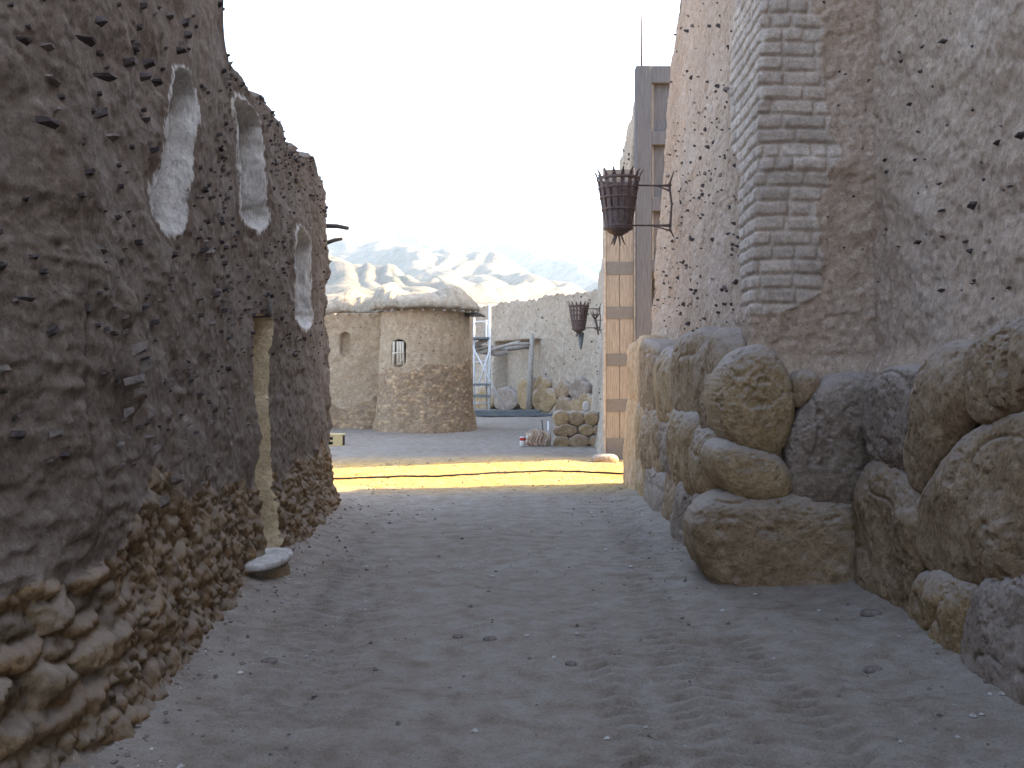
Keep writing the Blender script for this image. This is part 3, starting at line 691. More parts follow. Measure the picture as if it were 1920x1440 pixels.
def Tdisp(k, w, z, P, Nn):
    X, Y = P[..., 0], P[..., 1]
    d = mudface(X, Y, z, 300)
    d = d + .12 * sstep(1.75, 1.5, z) * (k == 0)
    corner = 1.74 + .045 * z
    n = fbm(X, Y, z, 2.2, 3, seed=330)
    uf = X - corner; us = Y - (7.78 + .03 * z)
    fr = (k == 0); sdm = (k == 1)
    wf = .50 + .14 * n + .10 * np.sin(z * 2.3 + 1) - .25 * sstep(2.25, 2.0, z)
    wsd = np.interp(z, [1.9, 2.6, 3.4, 3.6, 4.3, 9], [.35, .5, .75, 1.05, 1.25, 1.3]) + .12 * n
    inb = np.where(fr, sstep(wf + .04, wf - .04, uf), np.where(sdm, sstep(wsd + .03, wsd - .03, us), 0)) * sstep(2.0, 2.12, z + .05 * n)
    u = np.where(fr, uf, -us)
    bh, br = bricks(u, z, 17)
    low = .016 * fbm(X, Y, z, 9, 3, seed=345)
    d = d * (1 - inb * .75) + inb * (.027 * bh - .004 + low * .5)
    # the plaster skin stops in a ragged lip
    d = d + (1 - inb) * .012 * sstep(.5, .0, np.where(fr, uf - wf, us - wsd)) * (k < 2)
    # a smeared lump of plaster half way up the front
    d = d + fr * .05 * np.exp(-(((uf - .45) / .3) ** 2 + ((z - 3.2) / .10) ** 2))
    d = d + sdm * .03 * sstep(.35, .2, us) * 0
    cat = np.where(inb > .5, 1, 0)
    return d, cat, np.where(inb > .5, br, .5)
ct = {0: MB(), 1: MB()}
segs = [lin(3.0, 1.74, .012), np.concatenate([np.linspace(0, .2, 120)[:-1], np.linspace(.2, 1, 260)]), lin(0, 4.7, .06)]
Q, Nn, GN, cat = wall_surface(ct, TVf, segs, np.concatenate([np.linspace(0, .2, 40)[:-1], np.linspace(.2, .56, 300)[:-1], np.linspace(.56, 1, 130)]), lambda k, w, b: 8.6, Tdisp,
    lambda k, w, p: (max(p[0] + (2.0 if k == 1 else 0), 3.6 if k else 0) if k else max(p[0], 2.9), min(max(p[1], 9.5), 14.2) if k != 1 else p[1], p[2]), sgn=-1)
Nn_cur = Nn
scatter(ct[0], Q, GN, 420, (1.9, 8), (8.3, 14.8), .08, 1, (0,), cat, seed=31, minw=.028, plate=.04)
scatter(ct[0], Q, GN, 26, (2.0, 5), (7, 8.1), .05, 1, (0,), cat, seed=32, minw=.015)
ct[0].build('plaster', [M['mud_right'], M['chip'], M['chip_pale']], tower)
ct[1].build('brickwork', M['brick'], tower)
OF_ = np.array([0, 7.62, 0]); NF = -ey
STF = [
 ('boulder_warm', [(1368, 672), (1425, 648), (1462, 680), (1484, 745), (1480, 805), (1452, 856), (1402, 846), (1360, 812), (1345, 745)], .15, 11, .6),
 ('boulder', [(1483, 712), (1500, 694), (1526, 700), (1536, 718), (1520, 740), (1496, 766), (1484, 752)], .10, 12, .2),
 ('boulder_grey', [(1528, 735), (1552, 714), (1600, 708), (1655, 716), (1660, 800), (1655, 890), (1645, 938), (1560, 945), (1500, 938), (1478, 895), (1480, 822), (1500, 775)], .15, 13, .3),
 ('boulder_warm', [(1345, 832), (1380, 828), (1440, 846), (1470, 872), (1478, 905), (1468, 932), (1420, 936), (1385, 930), (1350, 905), (1335, 865)], .16, 14, .5),
 ('boulder', [(1335, 950), (1380, 930), (1480, 936), (1600, 940), (1670, 940), (1680, 1040), (1670, 1160), (1560, 1165), (1440, 1150), (1375, 1120), (1335, 1075), (1305, 1020), (1312, 980)], .18, 15, .6)]
for (mt, pts, bl, sd_, bk) in STF:
    boulder(tower, 'base_stone', M[mt], ppoly(pts, OF_, ex, ez, NF), OF_, ex, ez, NF, bl, bk, sd_, 46, 230)
# side courses, far to near
def side_plane(): return np.array([1.74, 0, 0]), ey, ez, -ex
SO, SU, SW, SN = side_plane()
def side_stone(y0, y1, z0, z1, mat, bl, sd_, sk=0):
    r = np.random.default_rng(sd_); dy, dz = (y1 - y0), (z1 - z0)
    pl = []
    for (a, b_) in ((.12, .0), (.5, -.02), (.88, .0), (1, .15), (1.02, .5), (1, .86), (.86, 1), (.5, 1.03), (.15, 1), (0, .86), (-.02, .5), (0, .14)):
        pl.append((y0 + dy * (a + r.uniform(-.06, .06)), z0 + dz * (b_ + r.uniform(-.07, .07)) + sk * (a - .5)))
    boulder(tower, 'base_stone', M[mat], pl, SO + SN * 0, SU, SW, SN, bl, .35, sd_, 34, 150)
side_stone(7.9, 8.85, -.2, .64, 'boulder', .24, 31)
side_stone(8.65, 9.9, -.15, .60, 'boulder_grey', .22, 32)
side_stone(9.8, 11.2, -.15, .62, 'boulder', .13, 33)
side_stone(11.1, 12.6, -.15, .50, 'boulder_grey', .13, 34)
side_stone(7.92, 9.05, .58, 1.16, 'boulder_warm', .20, 35)
side_stone(8.9, 10.4, .50, 1.24, 'boulder_warm', .20, 36)
side_stone(10.2, 11.5, .55, 1.1, 'boulder_grey', .12, 37)
side_stone(11.4, 12.9, .45, 1.15, 'boulder', .14, 38)
side_stone(7.92, 9.0, 1.05, 1.88, 'boulder', .17, 39)
side_stone(8.9, 10.4, 1.12, 1.95, 'boulder', .15, 40)
side_stone(10.3, 11.9, 1.05, 1.80, 'boulder_warm', .13, 41)
side_stone(11.8, 13.4, 1.10, 1.98, 'boulder', .13, 42)
side_stone(13.2, 14.9, 1.18, 2.02, 'slab_bounce_lit', .10, 43)
side_stone(12.6, 13.7, -.15, 1.2, 'boulder_warm', .11, 44)
side_stone(13.55, 15.0, -.2, 1.24, 'slab_bounce_lit', .12, 45)

# ------------------------------------------------------------------ the gate: opened leaf
gate = empty('wooden_gate', (2.1, 19, 0), 'tall opened gate of tan planks with grey iron bands and a taller grey timber frame', 'gate')
Y0 = 19.0
def bx(mb, x0, x1, y0, y1, z0, z1, bev=.008, mi=0): mb.box(((x0 + x1) / 2, (y0 + y1) / 2, (z0 + z1) / 2), (x1 - x0, y1 - y0, z1 - z0), 0, mi, bev)
for (a, b_) in ((1.735, 1.985), (1.992, 2.25)):
    m = MB(); bx(m, a, b_, Y0, Y0 + .09, .02, 5.36); m.build('plank', M['planks'], gate)
m = MB(); bx(m, 1.685, 1.732, Y0 - .03, Y0 + .12, .0, 5.4); bx(m, 2.253, 2.285, Y0 - .03, Y0 + .12, .0, 5.4); m.build('edge_slat', M['log'], gate)
for (ya, yb) in ((318, 341), (404, 428), (491, 515), (575, 598), (663, 686), (748, 772), (821, 866)):
    za, zb = EYE + (HY - yb) / FPX * Y0, EYE + (HY - ya) / FPX * Y0
    m = MB(); bx(m, 1.755, 2.235, Y0 - .012, Y0 - .002, za, zb, .003)
    m.build('iron_band', M['iron_band'], gate)
gf = gate
m = MB(); bx(m, 2.29, 2.575, Y0 - .06, Y0 + .22, 0, 7.28, .012); m.build('post', M['grey_timber'], gf)
for (ya, yb) in ((124, 156), (247, 272), (370, 396), (487, 510), (640, 665)):
    za, zb = EYE + (HY - yb) / FPX * Y0, EYE + (HY - ya) / FPX * Y0
    m = MB(); bx(m, 2.578, 4.2, Y0 - .03, Y0 + .18, za, zb, .01); m.build('rail', M['grey_timber'], gf)
for (ya, yb) in ((156, 247), (272, 370), (396, 487)):
    za, zb = EYE + (HY - yb) / FPX * Y0, EYE + (HY - ya) / FPX * Y0
    m = MB(); bx(m, 2.62, 4.2, Y0 + .10, Y0 + .15, za + .003, zb - .003, .004); m.build('panel', M['dark_timber'] if ya > 390 else M['grey_timber'], gf)
    m = MB(); bx(m, 2.60, 2.62, Y0 + .03, Y0 + .09, za + .003, zb - .003, .004); m.build('moulding', M['log'], gf)
m = MB(); bx(m, 2.64, 4.2, Y0 + .12, Y0 + .16, .02, 3.38, .004); m.build('panel', M['beam'], gf)
pole = MB(); pole.tube([(2.40, 19.02, 7.27), (2.405, 19.02, 7.9), (2.39, 19.02, 8.37)], [.022, .017, .012], 6)
tag(pole.build('thin_rod', M['iron'],), 'thin upright rod on top of the grey gate post', 'rod')
st = MB(); tmp = empty('threshold_stone', (1.7, 18.6, 0), 'flat tan stone on the ground at foot of the plank gate', 'stone')
boulder(tmp, 'stone', M['boulder_warm'], [(-.18, -.14), (.18, -.16), (.26, 0), (.16, .13), (-.14, .15), (-.24, 0)], np.array([1.68, 18.7, .0]), ex, ey, ez, .13, .1, 52, 14, 50, .5)

# ------------------------------------------------------------------ yard wall right of the gate (pier first, then lower wall)
yard = empty('yard_wall', (2.8, 28, 0), 'high tapering mud wall running back from behind the open gate', 'wall')
def YVf(z): return np.array([(5.0, 19.45 + .02 * z), (1.74 + .095 * z, 19.45 + .02 * z), (1.95 + .085 * z, 22.5), (2.75 + .06 * z, 34.0), (3.0 + .05 * z, 38.2), (3.2 + .05 * z, 39.5)])
def YH(k, w, b): return float(np.interp(b[1], [19.4, 22, 28, 33, 34, 38.5, 40], [7.1, 6.9, 6.7, 6.6, 5.9, 5.2, 4.8])) + .06 * math.sin(b[1] * 2.3)
def Ydisp(k, w, z, P, Nn):
    X, Y = P[..., 0], P[..., 1]; d = .06 * fbm(X, Y, z, .6, 3, seed=401) + .02 * fbm(X, Y, z, 4, 3, seed=402) + .12 * np.clip(1 - z / 1.6, 0, 1.1)
    u = X - 1.74 - .095 * z
    inb = (k == 0) * sstep(.12, .18, u) * sstep(4.6, 4.8, z)
    bh, br = bricks(u * .9, z, 23); d = d * (1 - .6 * inb) + inb * .03 * bh
    return d, 0 * z, .5 + 0 * z
cy = {0: MB()}
Q, Nn, GN, cat = wall_surface(cy, YVf, [lin(0, 3.2, .04), lin(0, 3, .06), lin(0, 11.5, .08), lin(0, 4, .1), lin(0, 1.3, .1)], np.linspace(0, 1, 170), YH, Ydisp, lambda k, w, p: (max(p[0] + (1.2 if k else 0), 3.2 if k == 0 else 0), max(p[1], 20.6), p[2]), sgn=-1)
Nn_cur = Nn
scatter(cy[0], Q, GN, 110, (.5, 7), (19.5, 39), .1, 1, (0,), cat, seed=41, minw=.04)
cy[0].build('plaster', [M['mud_far'], M['chip'], M['chip_pale']], yard)
# an unseen-from-here stretch of enclosure right of the gate is left out; the far wall closes the yard
far = empty('far_yard_wall', (.5, 44, 0), 'long sandy mud wall closing the yard behind the scaffold, rough stones at its foot', 'wall')
def FVf(z): return np.array([(-9.0, 61.5), (-1.4, 47.7), (3.25, 38.4), (5, 35)])
FD = np.array([4.65, -9.3, 0]); FD /= np.linalg.norm(FD); FN = np.array([FD[1], -FD[0], 0])
def Fdisp(k, w, z, P, Nn):
    X, Y = P[..., 0], P[..., 1]; d = .10 * fbm(X, Y, z, .45, 3, seed=421) + .03 * fbm(X, Y, z, 3, 4, seed=422) + .12 * np.clip(1 - z / 1.3, 0, 1)
    pxx = HX + X / Y * FPX
    rec = sstep(922, 932, pxx) * sstep(1016, 1008, pxx) * sstep(3.05, 2.9, z)
    d = d - 2.0 * rec
    return d, 0 * z, .5 + 0 * z
cf = {0: MB()}
Q, Nn, GN, cat = wall_surface(cf, FVf, [lin(0, 15, .15), lin(0, 10.4, .05), lin(0, 3, .2)], np.linspace(0, 1, 110), lambda k, w, b: 4.72 + .05 * math.sin(b[1] * 1.7) + .04 * math.sin(b[1] * 5.1) + .03 * math.sin(b[1] * 13), Fdisp, lambda k, w, p: (p[0] + .6, p[1] + .35, p[2]))
Nn_cur = Nn
scatter(cf[0], Q, GN, 130, (1.0, 4.6), (36, 52), .12, 1, (0,), cat, seed=43, minw=.05)
cf[0].build('plaster', [M['mud_far'], M['chip'], M['chip_pale']], far)
FO = np.array([-1.4, 47.7, 0]) + FN * .12
for i, (mt, pts) in enumerate((
    ('boulder_warm', [(1006, 712), (1030, 708), (1032, 730), (1008, 731)]), ('boulder_warm', [(1003, 731), (1040, 729), (1046, 760), (1010, 768), (1001, 750)]),
    ('boulder', [(1043, 722), (1068, 718), (1070, 742), (1046, 746)]), ('boulder_grey', [(1071, 719), (1104, 716), (1104, 742), (1072, 743)]),
    ('boulder', [(1046, 748), (1070, 745), (1074, 778), (1044, 778)]), ('boulder_warm', [(1074, 745), (1120, 744), (1122, 782), (1076, 782)]),
    ('boulder_warm', [(974, 716), (988, 708), (1001, 712), (1001, 762), (976, 766)]), ('boulder_grey', [(930, 735), (950, 728), (968, 738), (972, 764), (930, 766)]),
    ('boulder_warm', [(893, 735), (925, 732), (926, 765), (894, 765)]))):
    P4 = ppoly(pts, FO, FD, ez, FN)
    boulder(far, 'foot_stone', M[mt], P4, FO, FD, ez, FN, .12, .25, 130 + i, 18, 80, 1.2, 1, .12, 1)

# low pier of squared stones
pier = empty('stone_pier', (1.3, 22.9, 0), 'low stub of squared tan stones in three courses, left of the plank gate', 'stone pier')
PO = np.array([0, 22.75, 0])
PS = [[(1039, 773), (1064, 771), (1066, 793), (1052, 798), (1040, 795)], [(1068, 772), (1092, 774), (1094, 795), (1070, 796)], [(1096, 774), (1120, 774), (1120, 796), (1097, 795)],
      [(1040, 800), (1078, 797), (1082, 814), (1060, 817), (1040, 816)], [(1084, 799), (1110, 797), (1114, 813), (1092, 816)], [(1113, 799), (1124, 799), (1124, 816), (1114, 815)],
      [(1040, 820), (1064, 818), (1066, 838), (1040, 840)], [(1068, 819), (1102, 817), (1104, 838), (1070, 840)], [(1106, 818), (1124, 818), (1124, 838), (1107, 838)]]
for i, p in enumerate(PS):
    boulder(pier, 'stone', M[('boulder_warm', 'boulder')[i % 2]], ppoly(p, PO, ex, ez, -ey), PO, ex, ez, -ey, .06, .5, 150 + i, 16, 80, .8, 1, .12, 1)
m = MB(); bx(m, .97, 1.93, 22.80, 23.4, 0, .74, .03); m.build('mortar_core', M['mud_far'], pier)
bk = empty('pale_block', (1.66, 23.0, .74), 'small whitish block standing on top of the stone pier', 'block')
boulder(bk, 'block', M['whitewash'], [(-.07, 0), (.07, 0), (.075, .2), (-.06, .22)], np.array([1.66, 23.0, .76]), ex, ez, -ey, .06, .12, 171, 12, 40, .4)

# ------------------------------------------------------------------ the mud hut
hut = empty('mud_hut', (-2.5, 28.6, 0), 'rounded mud hut with rubble lower half, barred window and sagging straw roof', 'hut')
HC, HR = np.array([-2.42, 28.55]), 1.34
HVp = [(-7.5, 29.6), (-3.68, 29.3)] + [(HC[0] + HR * math.cos(a), HC[1] + HR * math.sin(a)) for a in np.radians(np.linspace(190, 372, 15))] + [(-1.2, 31.5), (-7.4, 31.6)]
def HVf(z):
    k = 1 - .028 * z; out = []
    for (x, y) in HVp:
        if 1 < len(out) < 17: out.append((HC[0] + (x - HC[0]) * k, HC[1] + (y - HC[1]) * k))
        else: out.append((x, y))
    return np.array(out)
WIN = px(747, 662, 27.45)
def Hdisp(k, w, z, P, Nn):
    X, Y = P[..., 0], P[..., 1]
    d = .035 * fbm(X, Y, z, 1.1, 3, seed=501) + .012 * fbm(X, Y, z, 7, 3, seed=502) + .10 * np.clip(1 - z / .9, 0, 1.1) ** 1.5
    th = np.where(k > 0, np.arctan2(Y - HC[1], X - HC[0]) * HR, X)
    rl = 1.68 + .30 * fbm(X, Y, z * .4, 1.1, 4, seed=503) - (k == 0) * .9
    rub = sstep(rl + .04, rl - .04, z)
    f1, f2, idr = worley(th / .12, z / .085, 505); st_ = np.clip((f2 - f1) * 1.5, 0, 1) ** .6
    d = d + rub * (.022 * st_ * (.3 + idr))
    cat = np.where(rub > .5, 1, 0); tint = np.where(rub > .5, np.where(idr > .78, idr, idr * .75), .5)
    a = np.hypot((X - WIN[0]) / .19, np.clip(np.abs(z - WIN[2]) - .22, 0, 9) / .14)
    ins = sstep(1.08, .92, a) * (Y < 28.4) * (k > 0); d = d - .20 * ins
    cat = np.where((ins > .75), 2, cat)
    a2 = np.hypot((X + 4.78) / .13, np.clip(np.abs(z - 2.43) - .22, 0, 9) / .12); i2 = sstep(1.1, .9, a2) * (k == 0)
    d = d - .2 * i2; cat = np.where(i2 > .03, 3, cat)
    return d, cat, tint
ch_ = {c: MB() for c in range(4)}
segs = [lin(0, 3.8, .03), lin(0, .5, .03)] + [lin(0, .29, .02)] * 14 + [lin(0, 2, .1), lin(0, 6, .2)]
Q, Nn, GN, cat = wall_surface(ch_, HVf, segs, np.linspace(0, 1, 170), lambda k, w, b: 3.33, Hdisp, lambda k, w, p: (min(max(p[0], -7), -2.4), 30.2, p[2]), back=False)
Nn_cur = Nn
scatter(ch_[0], Q, GN, 90, (1.7, 3.2), (27, 29.6), .06, 1, (0,), cat, seed=51, minw=.025)
ch_[0].build('wall', [M['hut_wall'], M['chip'], M['chip_pale']], hut)
ch_[1].build('rubble_lower_wall', M['hut_rubble'], hut)
ch_[3].build('niche', M['hut_wall'], hut)
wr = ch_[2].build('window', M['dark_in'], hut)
m = MB()
wy = 27.47
for q, x0 in enumerate((-.14, -.02, .06, .14)): m.tube([(WIN[0] + x0, wy, WIN[2] - .33), (WIN[0] + x0 * .9, wy - .01, WIN[2]), (WIN[0] + x0 * .85, wy, WIN[2] + .31)], [.034, .030, .034], 7, rough=.1)
m.tube([(WIN[0] - .17, wy - .03, WIN[2] - .01), (WIN[0] + .16, wy - .03, WIN[2] + .01)], .022, 7, rough=.1)
m.tube([(WIN[0] + .0, wy - .025, WIN[2] - .30), (WIN[0] + .15, wy - .025, WIN[2] - .12)], .016, 7)
mo = m.build('window_bars', M['window_wood'], hut)
# roof: thick mud apron over poles, with broken humps on top
rm = MB()
nA, nB = 210, 26
Vr = np.zeros((nA, nB, 3))
for i in range(nA):
    t = i / (nA - 1)
    if t < .42: x = -7.5 + 3.75 * t / .42; base = np.array([x, 29.55]); out = np.array([0, -1.0]); inn = np.array([x, 31.0])
    else:
        a = math.radians(195 + 195 * (t - .42) / .58); base = HC + (HR) * np.array([math.cos(a), math.sin(a)]); out = np.array([math.cos(a), math.sin(a)]); inn = HC + np.array([-.3, .9])
    for j in range(nB):
        s = j / (nB - 1)
        if s < .25:    # underside to the lip
            q = s / .25; off = -.15 + (.15 + .17) * q; zz = 3.31 + .03 * q; p = base + out * off
        elif s < .42:
            q = (s - .25) / .17; p = base + out * (.17 + .03 * math.sin(q * math.pi)); zz = 3.34 + .14 * q
        else:
            q = (s - .42) / .58; p = (base + out * .17) * (1 - q) + inn * q; zz = 3.48 + .16 * math.sin(min(1, q * 2.2) * math.pi / 2)
        Vr[i, j] = (p[0], p[1], zz)
X, Y, Z = Vr[..., 0], Vr[..., 1], Vr[..., 2]
topm = sstep(3.42, 3.55, Z)
Vr[..., 2] += topm * (.10 + .36 * np.exp(-(((X + 1.62) / .42) ** 2 + ((Y - 28.1) / .7) ** 2)) + .26 * np.exp(-(((X + 3.35) / .5) ** 2 + ((Y - 28.6) / .6) ** 2)) + .07 * fbm(X, Y, Z, 2.2, 3, seed=601) + .04 * np.clip(fbm(X, Y, Z, 6, 3, seed=611), 0, 1))
Vr[..., 2] += topm * (X < -3.2) * (.12 + .12 * vnoise(X * 1.7, Y, 0 * X, 612)); Vr[..., 2] += .035 * fbm(X, Y, 0 * Z, 2.5, 4, seed=602) - .05 * sstep(-1.6, -1.0, X) + .02 * fbm(X, Y, Z, 12, 3, seed=605)
Vr[..., :2] += (.03 * fbm(X, Y, Z, 6, 3, seed=603))[..., None]
rm.add(Vr, grid_faces(nA, nB)); rf = rm.build('roof', M['roof_mud'], hut)
for i in range(26):
    t = i / 25
    if t < .4: x = -7 + 3.3 * t / .4; b0 = (x, 29.6); b1 = (x + rng.uniform(-.05, .05), 29.15)
    else:
        a = math.radians(205 + 170 * (t - .4) / .6); b0 = HC + (HR - .2) * np.array([math.cos(a), math.sin(a)]); b1 = HC + (HR + .12 + rng.uniform(0, .1)) * np.array([math.cos(a), math.sin(a)])
    m = MB(); m.tube([(b0[0], b0[1], 3.31), (b1[0], b1[1], 3.28 + rng.uniform(-.02, .02))], rng.uniform(.018, .032), 7, rough=.1)
    m.build('rafter_end', M['log'], hut)
m = MB()
for q in range(3): m.tube([(-1.5, 28.2 + q * .15, 3.22 - .02 * q), (-.98 + .05 * q, 28.0 + .2 * q, 3.18 + .03 * q), (-.75, 28.0 + q * .2, 3.16)], [.05, .04, .02], 7, rough=.15)
m.build('eave_sticks', M['beam'], hut)

# ------------------------------------------------------------------ iron fire baskets
def fire_basket(loc, s=1.0, label='', wall_dx=.62, sheet=(-.4, 2.9), torch=False):
    root = empty('fire_basket', loc, label, 'fire basket', 'iron fire baskets on wall brackets')
    c = np.array(loc)
    H0, H1, r0, r1 = 0.0, .62 * s, .165 * s, .265 * s
    def rad(z): return r0 + (r1 - r0) * (z / H1)
    for k in range(16):
        a = 2 * math.pi * k / 16 + .1; ca, sa = math.cos(a), math.sin(a)
        m = MB(); ta = np.array([-sa, ca, 0]); out = np.array([ca, sa, 0])
        pts = [c + out * rad(0) + ez * 0, c + out * rad(H1 * .5) + ez * H1 * .5, c + out * rad(H1) + ez * H1, c + out * (rad(H1) + .025 * s) + ez * (H1 + .06 * s), c + out * (rad(H1) + .06 * s) + ez * (H1 + .10 * s)]
        wd_ = [.026 * s, .027 * s, .027 * s, .015 * s, .005 * s]
        V = []
        for p, w_ in zip(pts, wd_):
            for (sx, so) in ((-1, -1), (1, -1), (1, 1), (-1, 1)): V.append(p + ta * w_ * sx + out * .004 * s * so)
        F = [[i * 4 + j, i * 4 + (j + 1) % 4, i * 4 + 4 + (j + 1) % 4, i * 4 + 4 + j] for i in range(4) for j in range(4)] + [[3, 2, 1, 0], [16, 17, 18, 19]]
        m.add(np.array(V), F, 0, False); m.build('bar', M['iron'], root)
    for zz, hgt in ((.0, .03), (.21, .03), (.36, .022), (.48, .022), (.59, .035)):
        z0 = zz * s; m = MB(); h2 = hgt * s
        m.lathe(c, [(rad(z0) + .004, z0), (rad(z0) + .012 * s, z0), (rad(z0 + h2) + .012 * s, z0 + h2), (rad(z0 + h2) + .004, z0 + h2), (rad(z0) + .004, z0)], 36); m.build('hoop', M['iron'], root)
    m = MB(); m.lathe(c, [(rad(0) - .004, 0), (rad(.22 * s) - .004, .22 * s), (rad(.22 * s) - .012, .22 * s), (rad(0) - .012, 0)], 36); m.build('lower_sheet', M['iron'], root)
    m = MB(); m.lathe(c, [(rad(.2 * s) - .006, .2 * s), (rad(.58 * s) - .006, .58 * s), (rad(.58 * s) - .012, .58 * s), (rad(.2 * s) - .012, .2 * s)], 22, 0, sheet[0], sheet[1]); m.build('side_sheet', M['rust'], root)
    m = MB(); m.lathe(c, [(rad(0) + .02 * s, .0), (rad(0) + .022 * s, -.02 * s), (.13 * s, -.045 * s), (.125 * s, -.06 * s), (.09 * s, -.075 * s), (.05 * s, -.10 * s), (.001, -.11 * s)], 30); m.build('base_bowl', M['iron'], root)
    for k in range(7):
        a = 2 * math.pi * k / 7 + .3; o_ = np.array([math.cos(a), math.sin(a), 0])
        m = MB(); m.tube([c + o_ * .035 * s - ez * .085 * s, c + o_ * .06 * s - ez * .14 * s, c + o_ * .075 * s - ez * .18 * s, c + o_ * .10 * s - ez * .215 * s], [.012 * s, .013 * s, .009 * s, .003 * s], 6)
        m.build('prong', M['iron'], root)
    W0 = c + ex * wall_dx
    m = MB(); wp = [W0 + ez * (.72 * s) + ex * .05, W0 + ez * .55 * s - ex * .01, W0 + ez * .3 * s + ex * .02, W0 - ez * .02 * s + ex * .0, W0 - ez * .12 * s + ex * .05]
    wp = [p - ex * .04 for p in wp]
    m.tube(wp, [.006 * s, .016 * s, .014 * s, .018 * s, .006 * s], 7); m.build('wall_strap', M['iron'], root)
    for zz in (.535 * s, .03 * s):
        m = MB(); a0 = c + ex * (rad(zz) - .01) + ez * zz
        b0 = W0 - ex * .03 + ez * (zz + .0)
        m.tube([a0, a0 * .6 + b0 * .4, b0 - ex * .1, b0], [.011 * s, .012 * s, .016 * s, .02 * s], 7)
        m.tube([a0 * .45 + b0 * .55, b0 - ez * .07 * s], [.008 * s, .012 * s], 6)
        m.tube([b0, b0 + ez * .05 * s + ex * .0 + ey * .04], [.014 * s, .004 * s], 6)
        m.build('bracket_arm', M['iron'], root)
    if torch:
        m = MB(); tc = c + np.array([.06, .15, -.42 * s]); m.lathe(tc, [(.001, -.12), (.02, -.10), (.055, .08), (.085, .30), (.06, .31), (.001, .30)], 12); m.build('hanging_cone', M['bluegrey'], root)
    return root
fire_basket((1.315, 12.7, 3.40), .98, 'large rusty iron fire basket bracketed to the pale mud tower, nearest to the camera', .68)
fire_basket((1.625, 25.0, 2.68), .92, 'smaller dark fire basket with a cone hanging beneath, beyond the plank gate', .55, (-.9, 1.3), True)
tw = empty('wall_torch', (2.45, 30, 2.7), 'small dark iron torch holder with splayed prongs, beside the farther fire basket', 'torch holder')
ta, tb = px(1122, 628, 30.0), px(1116, 599, 30.0)
m = MB(); m.tube([ta, (ta + tb) / 2 + ex * .01, tb], [.022, .03, .04], 8, rough=.05); m.build('handle', M['iron'], tw)
for q in range(6):
    a = q * 1.047; o_ = np.array([math.cos(a), math.sin(a), 0]); m = MB()
    m.tube([tb, tb + o_ * .07 + ez * .09, tb + o_ * .12 + ez * .19, tb + o_ * .16 + ez * .25], [.018, .016, .012, .005], 5); m.build('prong', M['iron'], tw)
for zz in (-.02, -.30):
    m = MB(); m.tube([tb + ez * zz, tb + ez * zz + ex * .30], .013, 6); m.build('bracket_arm', M['iron'], tw)
m = MB(); m.lathe(tb, [(.10, .12), (.115, .12), (.12, .15), (.105, .15), (.10, .12)], 18); m.build('hoop', M['iron'], tw)

# ------------------------------------------------------------------ scaffold, pergola, boards
sc = empty('scaffold', (-1.4, 41, 0), 'white tubular scaffold tower with plank decks, standing right of the mud hut', 'scaffold')
YS = 41.0
def pp(x, y, Y=YS): return px(x, y, Y)
base_y = HY + EYE * FPX / YS
for (x, yt, dY) in ((918, 570, 0), (889, 596, 0), (912, 600, 1.2), (884, 604, 1.2), (877, 600, 0)):
    m = MB(); a = px(x, yt, YS + dY); m.tube([(a[0], YS + dY, 0), tuple(a)], .05 if x == 918 else .035, 8); m.build('pole', M['steel'], sc)
for (xa, ya, xb, yb) in ((877, 604, 918, 602), (877, 680, 918, 676), (877, 655, 892, 655), (877, 668, 892, 668), (877, 697, 892, 697), (877, 712, 892, 712), (877, 757, 918, 755), (877, 740, 892, 740)):
    m = MB(); m.tube([pp(xa, ya, YS + .02), pp(xb, yb, YS + .02)], .026, 6); m.build('rung', M['steel'], sc)
for (xa, ya, xb, yb) in ((877, 632, 947, 767), (896, 725, 918, 655)):
    m = MB(); m.tube([pp(xa, ya, YS - .08), pp(xb, yb, YS - .08)], .03, 6); m.build('brace', M['steel'], sc)
for yy in (634, 721, 743):
    z = EYE + (HY - yy) / FPX * YS; m = MB(); bx(m, -1.85, -.9, YS - .15, YS + 1.35, z - .04, z + .04, .01); m.build('deck', M['bluegrey'], sc)
pg = empty('log_pergola', (0, 42, 0), 'rough pergola of crooked bare logs on an upright post, before the far wall', 'pergola')
m = MB(); a = px(998, 627, 42); m.tube([(px(992, 700, 42)[0], 42, -.05), (px(994, 700, 42)[0] + .0, 42.02, 1.5), tuple(a)], [.13, .12, .09], 10, rough=.06); m.build('post', M['log'], pg)
for (pts, r) in (([(866, 636), (890, 646), (915, 652), (950, 655), (1000, 648)], .09), ([(866, 655), (900, 659), (935, 664), (952, 660)], .10), ([(880, 650), (905, 640), (922, 632)], .08),
                 ([(935, 652), (958, 645), (975, 640)], .06), ([(900, 662), (925, 655), (960, 645), (1000, 645)], .07), ([(868, 646), (893, 655), (925, 648)], .07)):
    m = MB(); k0 = rng.uniform(-.5, .6); P_ = [px(x, y, 42 + k0 + i * .06) for i, (x, y) in enumerate(pts)]
    m.tube(P_, [r * (1 + .15 * math.sin(i * 2.1)) for i in range(len(P_))], 8, rough=.12); m.build('log', M['log'], pg)
for (dy, z0, n_) in ((0, .0, 0), (.28, .0, 1), (.12, .12, 2)):
    m = MB(); bx(m, -1.75 + .1 * n_, 1.55 - .25 * n_, 38.0 + dy, 38.24 + dy, z0, z0 + .115, .01)
    o = m.build('timber_plank', M['bluegrey']); tag(o, ('long grey plank at the front of the pile on the ground', 'long grey plank at the back of the pile on the ground', 'long grey plank lying on top of the two others')[n_], 'plank', 'planks piled before the scaffold')

